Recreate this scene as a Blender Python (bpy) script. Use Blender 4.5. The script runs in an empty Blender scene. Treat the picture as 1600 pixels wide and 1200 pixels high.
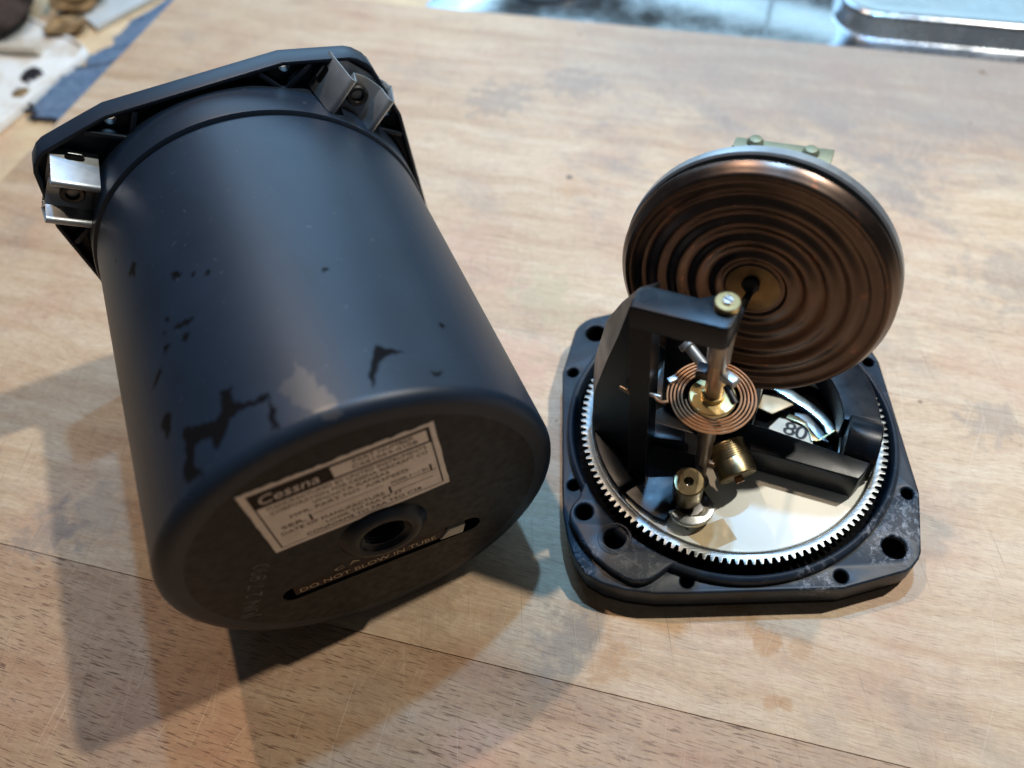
import bpy, bmesh, math, random
from mathutils import Matrix, Vector
import numpy as np

random.seed(7)
S = 0.001                      # everything below is written in millimetres
ZB = 8.6                       # height of the top face of the mechanism's base plate above the board
# the case, the board and everything round it were drawn in a frame of their own: its scale and origin
KF = 0.9717
OX, OY = -0.856, -2.873
sc = bpy.context.scene
COL = sc.collection

# ------------------------------------------------------------------ camera
cam_d = bpy.data.cameras.new("camera")
cam = bpy.data.objects.new("camera", cam_d)
COL.objects.link(cam)
cam_d.sensor_width = 36.0
cam_d.lens = 36.0 * 1222.5 / 1600.0
cam_d.shift_x = -117.0 / 1600.0
cam_d.shift_y = -28.4 / 1600.0
cam_d.clip_start = 0.01
cam_d.clip_end = 20.0
cr = Vector((0.99918959, -0.0172132, -0.03638503))
cu = Vector((0.0357568, 0.79466588, 0.60599306))
cf = Vector((-0.01848286, 0.60680297, -0.79463736))
m = Matrix.Identity(4)
for i in range(3):
    m[i][0], m[i][1], m[i][2] = cr[i], cu[i], -cf[i]
m.translation = Vector((-30.247, -101.514, 159.956 + ZB)) * S
cam.matrix_world = m
cam_d.dof.use_dof = True
cam_d.dof.focus_distance = 0.164
cam_d.dof.aperture_fstop = 10.5
sc.camera = cam

# ------------------------------------------------------------------ world and lamps
world = bpy.data.worlds.new("World")
sc.world = world
world.use_nodes = True
bg = world.node_tree.nodes["Background"]
bg.inputs[0].default_value = (0.92, 0.95, 1.0, 1)
bg.inputs[1].default_value = 0.045
sc.view_settings.view_transform = 'Standard'
sc.view_settings.look = 'None'
sc.view_settings.exposure = 0.10
sc.view_settings.gamma = 1.0


def lamp(name, kind, loc, energy, color, size, target=(-40, 20, 20), size_y=None):
    l = bpy.data.lights.new(name, kind)
    l.energy = energy
    l.color = color
    if kind == 'AREA':
        l.shape = 'RECTANGLE' if size_y else 'DISK'
        l.size = size * S
        if size_y:
            l.size_y = size_y * S
    else:
        l.shadow_soft_size = size * S
    o = bpy.data.objects.new(name, l)
    COL.objects.link(o)
    o.location = Vector(loc) * S
    o.rotation_euler = (Vector(target) - Vector(loc)).to_track_quat('-Z', 'Y').to_euler()
    return o


def placed(o):
    """bring an object drawn in the board's own frame into the scene"""
    p = o.location
    o.location = (p.x * KF + OX * S, p.y * KF + OY * S, p.z * KF)
    o.scale = (KF, KF, KF)
    return o


def polar(az, el, d, c=(-60, 0, 0)):
    a, e = math.radians(az), math.radians(el)
    return (c[0] + math.sin(a) * math.cos(e) * d, c[1] + math.cos(a) * math.cos(e) * d, c[2] + math.sin(e) * d)


lamp("warm_lamp_right", 'POINT', polar(70.4, 60.4, 700), 12.4, (1.0, 0.95, 0.84), 9)
lamp("warm_lamp_left", 'POINT', polar(-29, 68.5, 700), 6.0, (1.0, 0.75, 0.54), 8)
cool = lamp("cool_ceiling_lamp", 'SPOT', polar(28.9, 70.8, 600), 10.6, (0.24, 0.56, 1.0), 9, target=(190, 170, 0))
cool.data.spot_size = math.radians(112)
cool.data.spot_blend = 1.0

lamp("added_cool_fill_left", 'AREA', (-200, 560, 400), 2.0, (0.36, 0.66, 1.0), 420, target=(-40, 20, 0), size_y=400)  # unseen cool area lamp added for the blue sheen on the case
lamp("added_cool_fill_right", 'AREA', (120, 640, 225), 0.62, (0.50, 0.80, 1.0), 600, target=(60, 200, -20), size_y=180)  # unseen cool area lamp, added and sized for reflections in the steel drainer

# ------------------------------------------------------------------ materials


class N:
    """small wrapper round a material's node tree"""

    def __init__(self, name):
        self.mat = bpy.data.materials.new(name)
        self.mat.use_nodes = True
        self.t = self.mat.node_tree
        self.b = self.t.nodes["Principled BSDF"]
        self.tc = None

    def n(self, typ, **kw):
        x = self.t.nodes.new(typ)
        for k, v in kw.items():
            setattr(x, k, v)
        return x

    def link(self, a, b):
        self.t.links.new(a, b)

    def put(self, sock, v):
        if hasattr(v, 'is_output') or isinstance(v, bpy.types.NodeSocket):
            self.link(v, sock)
        else:
            sock.default_value = v

    def coords(self, scale=(1, 1, 1), rot=(0, 0, 0), loc=(0, 0, 0)):
        """object coordinates in millimetres, then scaled"""
        if self.tc is None:
            self.tc = self.n('ShaderNodeTexCoord')
            self.mm = self.n('ShaderNodeVectorMath', operation='SCALE')
            self.mm.inputs['Scale'].default_value = 1000.0
            self.link(self.tc.outputs['Object'], self.mm.inputs[0])
        src = self.mm.outputs[0]
        if any(rot) or any(loc):
            m0 = self.n('ShaderNodeMapping')
            m0.inputs['Rotation'].default_value = rot
            m0.inputs['Location'].default_value = loc
            self.link(src, m0.inputs[0])
            src = m0.outputs[0]
        mp = self.n('ShaderNodeMapping')
        mp.inputs['Scale'].default_value = scale
        self.link(src, mp.inputs[0])
        return mp.outputs[0]

    def noise(self, vec, scale=1.0, detail=3.0, rough=0.55, dist=0.0):
        x = self.n('ShaderNodeTexNoise')
        x.inputs['Scale'].default_value = scale
        x.inputs['Detail'].default_value = detail
        x.inputs['Roughness'].default_value = rough
        x.inputs['Distortion'].default_value = dist
        self.link(vec, x.inputs['Vector'])
        return x.outputs['Fac']

    def ramp(self, fac, stops, interp='LINEAR'):
        r = self.n('ShaderNodeValToRGB')
        r.color_ramp.interpolation = interp
        e = r.color_ramp.elements
        e[0].position, e[0].color = stops[0][0], col4(stops[0][1])
        e[1].position, e[1].color = stops[-1][0], col4(stops[-1][1])
        for p, c in stops[1:-1]:
            x = e.new(p)
            x.color = col4(c)
        self.link(fac, r.inputs[0])
        return r.outputs[0]

    def mix(self, fac, a, b, mode='MIX'):
        x = self.n('ShaderNodeMix', data_type='RGBA', blend_type=mode)
        self.put(x.inputs['Factor'], fac)
        self.put(x.inputs['A'], a if not isinstance(a, tuple) else col4(a))
        self.put(x.inputs['B'], b if not isinstance(b, tuple) else col4(b))
        return x.outputs['Result']

    def math(self, op, a, b=0.0, c=0.0):
        x = self.n('ShaderNodeMath', operation=op)
        self.put(x.inputs[0], a)
        self.put(x.inputs[1], b)
        self.put(x.inputs[2], c)
        return x.outputs[0]

    def attr(self, name, kind='GEOMETRY'):
        x = self.n('ShaderNodeAttribute', attribute_name=name, attribute_type=kind)
        return x.outputs['Fac']

    def bump(self, h, strength=0.3, dist=0.1):
        x = self.n('ShaderNodeBump')
        x.inputs['Strength'].default_value = strength
        x.inputs['Distance'].default_value = dist * S
        self.link(h, x.inputs['Height'])
        self.link(x.outputs[0], self.b.inputs['Normal'])

    def set(self, **kw):
        names = dict(color='Base Color', rough='Roughness', metal='Metallic', spec='Specular IOR Level',
                     coat='Coat Weight', coat_rough='Coat Roughness', sheen='Sheen Weight', aniso='Anisotropic')
        for k, v in kw.items():
            self.put(self.b.inputs[names[k]], col4(v) if isinstance(v, tuple) else v)
        return self


def col4(c):
    if isinstance(c, (int, float)):
        c = (c, c, c)
    return (c[0], c[1], c[2], 1.0)


def simple(name, color, rough, metal=0.0, var=0.15, scale=0.5, bump=0.0, rvar=None, spec=0.35):
    """a plain material with mottled colour and gloss"""
    k = N(name)
    if rvar is None:
        rvar = 0.035 if metal else 0.10
    if metal:
        scale *= 0.5
    v = k.coords()
    n1 = k.noise(v, scale, 3)
    lo = tuple(c * (1 - var) for c in color)
    hi = tuple(min(1, c * (1 + var)) for c in color)
    k.set(color=k.ramp(n1, [(0.3, lo), (0.7, hi)]), metal=metal, spec=spec)
    n2 = k.noise(v, scale * 2.3, 3)
    k.set(rough=k.ramp(n2, [(0.3, max(0, rough - rvar)), (0.7, min(1, rough + rvar))]))
    if bump:
        k.bump(k.noise(v, 3.5, 2), bump, 0.05)
    return k.mat


M = {}
def m_cast():
    """black enamelled casting, rubbed to bare metal along its edges"""
    k = N('black_casting')
    v = k.coords()
    n = k.noise(v, 0.3, 4)
    base = k.ramp(n, [(0.3, (0.0030, 0.0050, 0.0085)), (0.7, (0.0048, 0.0080, 0.0130))])
    be = k.n('ShaderNodeBevel', samples=4)
    be.inputs['Radius'].default_value = 0.35 * S
    ge = k.n('ShaderNodeNewGeometry')
    d = k.n('ShaderNodeVectorMath', operation='DOT_PRODUCT')
    k.link(be.outputs[0], d.inputs[0])
    k.link(ge.outputs['Normal'], d.inputs[1])
    e = k.ramp(d.outputs['Value'], [(0.80, 1.0), (0.97, 0.0)])
    w = k.math('MULTIPLY', e, k.ramp(k.noise(v, 1.1, 5, 0.7), [(0.40, 0.0), (0.60, 0.75)]))
    scr = k.ramp(k.noise(k.coords((0.15, 1.6, 0.4), (0, 0.3, 0.9)), 1.0, 3), [(0.68, 0.0), (0.71, 0.35)])
    w = k.math('MAXIMUM', w, k.math('MULTIPLY', scr, 0.4))
    k.set(color=k.mix(w, base, (0.16, 0.17, 0.19)), rough=k.ramp(n, [(0.3, 0.28), (0.7, 0.38)]), spec=0.26)
    k.bump(k.noise(v, 2.5, 3), 0.18, 0.06)
    return k.mat


M['cast'] = None
M['bezel'] = simple('black_bezel', (0.006, 0.006, 0.007), 0.5, var=0.2, spec=0.2)
M['steel'] = simple('bright_steel', (0.58, 0.59, 0.56), 0.26, 1.0)
M['clip_steel'] = simple('spring_steel', (0.42, 0.44, 0.45), 0.42, 0.85, 0.06)
M['dark_steel'] = simple('dark_steel', (0.10, 0.095, 0.09), 0.4, 1.0)
M['brass'] = simple('brass', (0.70, 0.52, 0.24), 0.30, 0.85, 0.15, 0.3)
M['copper_dark'] = simple('dark_copper', (0.42, 0.20, 0.10), 0.35, 0.9)
M['sleeve'] = simple('grey_bronze_sleeve', (0.40, 0.33, 0.27), 0.38, 0.9, 0.08, 0.3)
M['old_brass'] = simple('tarnished_brass', (0.27, 0.21, 0.115), 0.33, 1.0, 0.25)
M['bronze_shaft'] = simple('bronze_shaft', (0.36, 0.265, 0.19), 0.36, 0.9, 0.10, 0.3)
M['copper'] = simple('copper_spring', (0.90, 0.50, 0.28), 0.32, 0.55, 0.04, spec=0.6)
M['green_brass'] = simple('green_grey_bar', (0.23, 0.24, 0.16), 0.5, 0.6, 0.2)
M['print_dark'] = simple('dark_print', (0.030, 0.020, 0.018), 0.6, var=0.2, spec=0.15)
M['print_gold'] = simple('gold_print', (0.62, 0.47, 0.30), 0.45, var=0.25, scale=1.2)
M['print_ghost'] = simple('faded_stamp', (0.13, 0.12, 0.115), 0.8, var=0.75, scale=0.8)
M['strip'] = simple('brown_strip', (0.030, 0.014, 0.010), 0.5, var=0.3, spec=0.25)
M['digits'] = simple('black_digits', (0.015, 0.015, 0.017), 0.6)
M['tan'] = simple('tan_plate', (0.60, 0.45, 0.27), 0.45, 0.2, 0.15)
M['shade_patch'] = simple('dial_shade_tan', (0.50, 0.38, 0.22), 0.6, var=0.08)
M['card'] = simple('ivory_card', (0.62, 0.58, 0.48), 0.5, var=0.06)
M['rubber'] = simple('black_rubber', (0.012, 0.013, 0.015), 0.45)
M['seam_shade'] = simple('seam_shade_black', (0.002, 0.002, 0.0025), 0.8, spec=0.1)  # near-black for gaps, and as painted shade inside holes


def m_case():
    k = N('satin_black_case')
    v = k.coords()
    st = k.attr('stain')
    gl = k.attr('gloss')
    fine = k.noise(v, 5.0, 2)
    cloud = k.noise(v, 0.09, 4)
    film = k.ramp(cloud, [(0.25, (0.0060, 0.0125, 0.0235)), (0.75, (0.009, 0.018, 0.034))])
    speck = k.ramp(k.noise(v, 0.9, 1, 0.4), [(0.74, 0.0), (0.77, 1.0)])
    film = k.mix(k.math('MULTIPLY', speck, 0.25), film, (0.10, 0.10, 0.11))
    film = k.mix(k.math('MULTIPLY', gl, 0.8), film, (0.055, 0.055, 0.058))  # lamp reflection in the glossier patch, painted in as paler film
    col = k.mix(st, film, (0.0065, 0.006, 0.0065))
    rough = k.ramp(fine, [(0.3, 0.42), (0.7, 0.47)])
    rough = k.mix(st, rough, (0.30, 0.30, 0.30))
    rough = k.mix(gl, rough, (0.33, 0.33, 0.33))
    spec = k.math('SUBTRACT', 0.42, k.math('MULTIPLY', st, 0.38))
    k.set(color=col, rough=rough, spec=spec)
    k.bump(fine, 0.12, 0.03)
    return k.mat


M['case'] = m_case()
M['cast'] = m_cast()
M['case_end'] = simple('black_end_paint', (0.0105, 0.0105, 0.0115), 0.45, var=0.25, scale=0.25, bump=0.15, spec=0.26)


def m_plate():
    """worn satin paint with whitish corrosion round the corner hole and the knob boss"""
    k = N('worn_black_plate')
    v = k.coords()
    base = k.ramp(k.noise(v, 0.25, 4), [(0.3, (0.010, 0.0165, 0.026)), (0.7, (0.017, 0.027, 0.041))])
    spec = k.noise(v, 0.55, 8, 0.78, 0.6)
    sp = k.ramp(spec, [(0.50, 0.0), (0.62, 1.0)])

    def near(x, y, r):
        d = k.n('ShaderNodeVectorMath', operation='DISTANCE')
        d.inputs[1].default_value = (x, y, 0)
        k.link(k.mm.outputs[0], d.inputs[0])
        mr = k.n('ShaderNodeMapRange', interpolation_type='SMOOTHSTEP')
        mr.inputs['From Min'].default_value = r
        mr.inputs['From Max'].default_value = r * 0.35
        k.link(d.outputs['Value'], mr.inputs['Value'])
        return mr.outputs[0]
    a = k.math('MAXIMUM', near(30, -30, 8.5), near(37, -24, 8))
    a = k.math('MAXIMUM', a, k.math('MULTIPLY', near(13, -39, 6), 0.8))
    a = k.math('MAXIMUM', a, k.math('MULTIPLY', near(-24, -34, 9), 0.2))
    a = k.math('MAXIMUM', a, k.math('MULTIPLY', near(-36, -32, 6), 0.6))
    mask = k.math('MULTIPLY', a, sp)
    scr = k.ramp(k.noise(k.coords((0.12, 1.2, 0.3), (0, 0, 0.6)), 1.0, 3), [(0.66, 0.0), (0.69, 0.12)])
    mask = k.math('MAXIMUM', mask, scr)
    k.set(color=k.mix(k.math('MULTIPLY', mask, 0.95), base, (0.34, 0.34, 0.36)),
          rough=k.mix(mask, (0.40, 0.40, 0.40), (0.7, 0.7, 0.7)), spec=0.27)
    k.bump(spec, 0.15, 0.06)
    return k.mat


M['plate'] = m_plate()


def m_wood(name, c_dark, c_mid, c_light, spots=()):
    k = N(name)
    v0 = k.coords()
    warp = k.n('ShaderNodeTexNoise')
    warp.inputs['Scale'].default_value = 0.025
    warp.inputs['Detail'].default_value = 3
    k.link(v0, warp.inputs['Vector'])
    off = k.n('ShaderNodeVectorMath', operation='SCALE')
    off.inputs['Scale'].default_value = 12.0
    k.link(warp.outputs['Color'], off.inputs[0])
    add = k.n('ShaderNodeVectorMath', operation='ADD')
    k.link(v0, add.inputs[0])
    k.link(off.outputs[0], add.inputs[1])

    def warped(scale, rot=0.0):
        mp = k.n('ShaderNodeMapping')
        mp.inputs['Scale'].default_value = scale
        mp.inputs['Rotation'].default_value = (0, 0, rot)
        k.link(add.outputs[0], mp.inputs[0])
        return mp.outputs[0]
    grain = k.noise(warped((0.018, 0.20, 0.1)), 1.0, 6, 0.65)
    col = k.ramp(grain, [(0.28, c_dark), (0.50, c_mid), (0.74, c_light)])
    # fibres: fine streaks along the grain
    fine = k.noise(warped((0.22, 2.2, 1.0)), 1.0, 5, 0.72)
    col = k.mix(0.34, col, k.ramp(fine, [(0.32, 0.36), (0.66, 0.80)]), 'OVERLAY')
    # mottling from use: pinkish, grey and brown clouds of several sizes
    m1 = k.noise(k.coords(loc=(3, 9, 0)), 0.030, 5, 0.62)
    col = k.mix(k.ramp(m1, [(0.48, 0.0), (0.70, 0.50)]), col, (0.50, 0.275, 0.18))
    m2 = k.noise(k.coords((0.6, 1, 1), (0, 0, 0.5), (37, 11, 0)), 0.045, 6, 0.68)
    col = k.mix(k.ramp(m2, [(0.52, 0.0), (0.72, 0.50)]), col, (0.30, 0.25, 0.21))
    m3 = k.noise(k.coords((1, 1, 1), (0, 0, 1.1), (-17, 71, 0)), 0.11, 5, 0.7)
    col = k.mix(k.ramp(m3, [(0.56, 0.0), (0.74, 0.38)]), col, (0.36, 0.235, 0.15))
    m4 = k.noise(k.coords(loc=(70, -30, 0)), 0.6, 4, 0.7)
    col = k.mix(0.22, col, k.ramp(m4, [(0.30, 0.35), (0.70, 0.72)]), 'OVERLAY')
    # the browner front stave and a greyer strip towards the far edge
    col = k.mix(k.attr('tone', 'OBJECT'), col, k.mix(1.0, col, (0.66, 0.58, 0.53), 'MULTIPLY'))
    sep = k.n('ShaderNodeSeparateXYZ')
    k.link(k.mm.outputs[0], sep.inputs[0])
    far = k.n('ShaderNodeMapRange', interpolation_type='SMOOTHSTEP')
    far.inputs['From Min'].default_value = 95
    far.inputs['From Max'].default_value = 165
    k.link(k.math('ADD', sep.outputs[1], k.math('MULTIPLY', k.math('SUBTRACT', m2, 0.5), 180.0)), far.inputs['Value'])
    rt = k.n('ShaderNodeMapRange', interpolation_type='SMOOTHSTEP')
    rt.inputs['From Min'].default_value = -150
    rt.inputs['From Max'].default_value = -10
    k.link(sep.outputs[0], rt.inputs['Value'])
    gfac = k.math('MULTIPLY', k.math('MULTIPLY', far.outputs[0], rt.outputs[0]), k.attr('grey', 'OBJECT'))
    col = k.mix(gfac, col, k.mix(0.62, col, (0.25, 0.22, 0.205)))
    # single stains with soft ragged edges
    rag = k.noise(v0, 0.22, 4, 0.65)
    for (x, y, r, c, amt) in spots:
        d = k.n('ShaderNodeVectorMath', operation='DISTANCE')
        d.inputs[1].default_value = (x, y, 0)
        k.link(k.mm.outputs[0], d.inputs[0])
        dd = k.math('ADD', d.outputs['Value'], k.math('MULTIPLY', k.math('SUBTRACT', rag, 0.5), r * 3.0))
        mr = k.n('ShaderNodeMapRange', interpolation_type='SMOOTHSTEP')
        mr.inputs['From Min'].default_value = r
        mr.inputs['From Max'].default_value = r * 0.35
        mr.inputs['To Max'].default_value = amt
        k.link(dd, mr.inputs['Value'])
        col = k.mix(mr.outputs[0], col, c)
    # beech flecks: short dark dashes along the grain
    fl = k.noise(k.coords((0.24, 2.9, 0.6), (0, 0, 0.05)), 1.0, 1.6, 0.45)
    th = k.ramp(fl, [(0.575, 0.0), (0.655, 1.0)])
    fmask = k.math('MULTIPLY', th, k.attr('fleck', 'OBJECT'))
    fmask = k.math('MULTIPLY', fmask, k.ramp(k.noise(v0, 0.07, 4), [(0.32, 0.25), (0.62, 1.0)]))
    col = k.mix(k.math('MULTIPLY', fmask, 0.85), col, (0.12, 0.06, 0.035))
    # long thin cracks
    ck = k.noise(k.coords((0.012, 0.55, 0.3), (0, 0, 0.02), (0, 3, 0)), 1.0, 2, 0.5)
    cm = k.ramp(ck, [(0.497, 0.0), (0.5, 1.0), (0.503, 0.0)])
    cm = k.math('MULTIPLY', cm, k.ramp(k.noise(v0, 0.03, 3), [(0.52, 0.0), (0.62, 0.6)]))
    col = k.mix(cm, col, (0.15, 0.09, 0.055))
    # knife scratches, light and dark
    scr = None
    for rot, sca, lo, amt in ((1.50, (0.028, 2.6, 1), 0.685, 0.34), (1.85, (0.026, 2.2, 1), 0.70, 0.30), (1.20, (0.035, 2.8, 1), 0.69, 0.24), (0.75, (0.05, 3.2, 1), 0.70, 0.20), (1.62, (0.08, 4.5, 1), 0.645, 0.15)):
        s_ = k.noise(k.coords(sca, (0, 0, rot), (rot * 31, 5, 0)), 1.0, 2, 0.45)
        mk = k.ramp(s_, [(lo, 0.0), (lo + 0.035, amt)])
        scr = mk if scr is None else k.math('MAXIMUM', scr, mk)
        col = k.mix(mk, col, (0.70, 0.56, 0.43))
    s_ = k.noise(k.coords((0.035, 2.6, 1), (0, 0, 1.25), (91, 5, 0)), 1.0, 2, 0.4)
    col = k.mix(k.ramp(s_, [(0.68, 0.0), (0.71, 0.4)]), col, (0.20, 0.14, 0.10))
    # a few dark pits
    pit = k.n('ShaderNodeTexVoronoi')
    pit.inputs['Scale'].default_value = 0.04
    k.link(k.coords(), pit.inputs['Vector'])
    col = k.mix(k.ramp(pit.outputs['Distance'], [(0.018, 0.8), (0.036, 0.0)]), col, (0.13, 0.08, 0.05))
    k.set(color=col, rough=k.ramp(fine, [(0.3, 0.46), (0.7, 0.62)]), spec=0.4)
    h = k.mix(fmask, k.ramp(fine, [(0.2, 0.3), (0.8, 1.0)]), (0.0, 0.0, 0.0))
    h = k.mix(scr, h, (0.0, 0.0, 0.0))
    k.bump(h, 0.5, 0.16)
    return k.mat


BROWN, OR, GREY, GREEN, PINK = (0.16, 0.085, 0.04), (0.44, 0.23, 0.09), (0.24, 0.21, 0.19), (0.46, 0.38, 0.23), (0.58, 0.34, 0.25)
SPOTS = [(72.1, 188.6, 2.4, BROWN, 0.85), (-66.4, 98.7, 1.2, (0.12, 0.10, 0.08), 0.9), (-64, 92, 6, OR, 0.3), (-77.9, 153.3, 14, GREY, 0.45), (-104, 138, 16, GREY, 0.4),
         (-60.5, 45.9, 11, GREEN, 0.55), (-52, 38, 8, GREEN, 0.4), (14.9, -43.7, 4.5, OR, 0.7), (17.5, -56.1, 2.2, OR, 0.5), (21.0, -56.0, 1.8, OR, 0.5), (8.6, -38.1, 6.5, OR, 0.5), (23, -44, 3.5, OR, 0.45),
         (-17.5, -56.3, 6, OR, 0.5), (-24, -48, 9, OR, 0.35), (-27.0, -53.9, 9, GREY, 0.45), (-159, -56.9, 10, GREY, 0.5), (-150, -50, 12, GREY, 0.3), (-61.7, 17.1, 14, PINK, 0.5), (-80, 10, 12, PINK, 0.4),
         (-90, 62, 16, PINK, 0.3), (-178, 60, 13, PINK, 0.4), (-60, -52, 10, BROWN, 0.25), (40, 118, 18, GREY, 0.4), (75, 80, 18, GREY, 0.35), (66, 25, 9, GREY, 0.4), (-40, -80, 9, PINK, 0.4), (-12, -84, 10, GREY, 0.35)]
M['board'] = m_wood('beech_board', (0.42, 0.275, 0.165), (0.54, 0.385, 0.25), (0.63, 0.475, 0.335), SPOTS)
M['worktop'] = m_wood('yellow_worktop', (0.56, 0.38, 0.21), (0.68, 0.49, 0.29), (0.76, 0.58, 0.37))


def m_steel_sheet():
    k = N('brushed_sink_steel')
    br = k.noise(k.coords((0.02, 1.5, 1)), 1.0, 4)
    mo = k.noise(k.coords(loc=(5, 2, 0)), 0.035, 6, 0.7)
    k.set(color=k.ramp(mo, [(0.35, (0.44, 0.46, 0.49)), (0.65, (0.68, 0.70, 0.72))]), metal=1.0, rough=k.mix(0.5, k.ramp(br, [(0.3, 0.14), (0.7, 0.28)]), k.ramp(mo, [(0.4, 0.12), (0.6, 0.36)])))
    k.bump(mo, 0.25, 1.2)
    return k.mat


M['sink'] = m_steel_sheet()


def m_capsule():
    k = N('tarnished_bronze')
    v = k.coords()
    sep = k.n('ShaderNodeSeparateXYZ')
    k.link(k.mm.outputs[0], sep.inputs[0])
    n1 = k.noise(v, 0.12, 5, 0.6)
    col = k.ramp(n1, [(0.3, (0.105, 0.076, 0.062)), (0.6, (0.155, 0.108, 0.085)), (0.8, (0.23, 0.145, 0.105))])
    n2 = k.noise(k.coords((1, 1, 1), (0.2, 0, 0.3), (7, 3, 1)), 0.32, 5, 0.7, 1.5)
    col = k.mix(k.ramp(n2, [(0.66, 0.0), (0.70, 0.7)]), col, (0.02, 0.016, 0.016))
    col = k.mix(k.ramp(k.noise(v, 0.35, 3), [(0.64, 0.0), (0.70, 0.35)]), col, (0.42, 0.17, 0.10))
    k.set(color=col, metal=1.0, rough=k.ramp(n1, [(0.3, 0.29), (0.7, 0.37)]))
    return k.mat


M['capsule'] = m_capsule()


def m_dial():
    k = N('cream_dial_paint')
    v = k.coords()
    k.set(color=k.ramp(k.noise(v, 0.08, 4), [(0.3, (0.69, 0.70, 0.63)), (0.7, (0.76, 0.77, 0.71))]), rough=0.42, spec=0.5)
    return k.mat


M['dial'] = m_dial()


def m_label():
    k = N('aged_label')
    v = k.coords()
    k.set(color=k.ramp(k.noise(v, 0.25, 5, 0.65), [(0.3, (0.66, 0.60, 0.55)), (0.7, (0.84, 0.79, 0.73))]), rough=0.5, metal=0.6)
    return k.mat


M['label'] = m_label()


def m_cloth():
    k = N('blue_felt')
    v = k.coords()
    n = k.noise(v, 0.35, 6, 0.75)
    k.set(color=k.ramp(n, [(0.28, (0.04, 0.075, 0.135)), (0.5, (0.095, 0.16, 0.26)), (0.74, (0.19, 0.27, 0.37))]), rough=0.95, spec=0.1, sheen=0.3)
    k.bump(n, 0.8, 0.8)
    return k.mat


M['cloth'] = m_cloth()


def m_enamel():
    k = N('stained_white_enamel')
    v = k.coords()
    c = k.ramp(k.noise(v, 0.035, 4, 0.6), [(0.3, (0.80, 0.78, 0.72)), (0.7, (0.86, 0.86, 0.84))])
    c = k.mix(k.ramp(k.noise(k.coords(loc=(9, 4, 0)), 0.05, 5, 0.65), [(0.50, 0.0), (0.70, 0.85)]), c, (0.46, 0.30, 0.13))
    k.set(color=c, rough=0.3)
    return k.mat


M['enamel'] = m_enamel()
M['grey_panel'] = simple('grey_panel', (0.52, 0.55, 0.55), 0.4, var=0.15, scale=0.03)
M['rust'] = simple('rusty_brown', (0.30, 0.19, 0.085), 0.7, var=0.6, scale=0.12)
M['dark_rag'] = simple('dark_rag', (0.045, 0.03, 0.025), 0.9, var=0.5, scale=0.1)
M['beige'] = simple('beige_plastic', (0.62, 0.56, 0.46), 0.4, var=0.1, scale=0.05)

# ------------------------------------------------------------------ mesh helpers


def finish(name, me, mat, parent=None, zoff=0.0, sharp=32.0):
    bm = bmesh.new()
    bm.from_mesh(me)
    bmesh.ops.remove_doubles(bm, verts=bm.verts, dist=0.002)
    bmesh.ops.recalc_face_normals(bm, faces=bm.faces)
    for v in bm.verts:
        v.co = v.co * S
    for f in bm.faces:
        f.smooth = True
    bm.to_mesh(me)
    bm.free()
    me.set_sharp_from_angle(angle=math.radians(sharp))
    me.name = name
    me.materials.clear()
    me.materials.append(mat)
    o = bpy.data.objects.new(name, me)
    COL.objects.link(o)
    if parent:
        o.parent = parent
    if zoff:
        o.location = (0, 0, zoff * S)
    return o


def empty(name, label, cat, loc=(0, 0, 0), group=None):
    o = bpy.data.objects.new(name, None)
    COL.objects.link(o)
    o.empty_display_size = 0.01
    o.location = Vector(loc) * S
    o['label'] = label
    o['category'] = cat
    if group:
        o['group'] = group
    return o


def raw(verts, faces):
    me = bpy.data.meshes.new('t')
    me.from_pydata([tuple(v) for v in verts], [], faces)
    return me


def curve_mesh(loops, z0, z1, bev, text=None):
    cu_ = bpy.data.curves.new('t', 'CURVE')
    cu_.dimensions = '2D'
    cu_.fill_mode = 'BOTH'
    cu_.extrude = max(1e-4, (z1 - z0) / 2 - bev)
    cu_.bevel_depth = bev
    cu_.bevel_resolution = 2 if bev > 0.3 else 1
    cu_.offset = -bev
    for lp in loops:
        s_ = cu_.splines.new('POLY')
        s_.points.add(len(lp) - 1)
        for p, q in zip(s_.points, lp):
            p.co = (q[0], q[1], 0, 1)
        s_.use_cyclic_u = True
    ob = bpy.data.objects.new('t', cu_)
    COL.objects.link(ob)
    dg = bpy.context.evaluated_depsgraph_get()
    me = bpy.data.meshes.new_from_object(ob.evaluated_get(dg))
    bpy.data.objects.remove(ob)
    bpy.data.curves.remove(cu_)
    me.transform(Matrix.Translation((0, 0, (z0 + z1) / 2)))
    return me


def text_mesh(s, size, thick=0.03, align='CENTER', font=None, spacing=1.0, shear=0.0):
    cu_ = bpy.data.curves.new('t', 'FONT')
    cu_.body = s
    cu_.size = size
    cu_.align_x = align
    cu_.align_y = 'CENTER'
    cu_.extrude = thick / 2
    cu_.resolution_u = 3
    cu_.space_character = spacing
    cu_.shear = shear
    ob = bpy.data.objects.new('t', cu_)
    COL.objects.link(ob)
    dg = bpy.context.evaluated_depsgraph_get()
    me = bpy.data.meshes.new_from_object(ob.evaluated_get(dg))
    bpy.data.objects.remove(ob)
    bpy.data.curves.remove(cu_)
    me.transform(Matrix.Translation((0, 0, thick / 2)))
    return me


def join(meshes):
    bm = bmesh.new()
    for me in meshes:
        bm.from_mesh(me)
        bpy.data.meshes.remove(me)
    out = bpy.data.meshes.new('t')
    bm.to_mesh(out)
    bm.free()
    return out


def xf(me, mtx):
    me.transform(mtx)
    return me


def axes(o, x, y, z):
    """matrix taking local x,y,z to the given directions at o"""
    x, y, z = Vector(x), Vector(y), Vector(z)
    return Matrix(((x[0], y[0], z[0], o[0]), (x[1], y[1], z[1], o[1]), (x[2], y[2], z[2], o[2]), (0, 0, 0, 1)))


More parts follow.
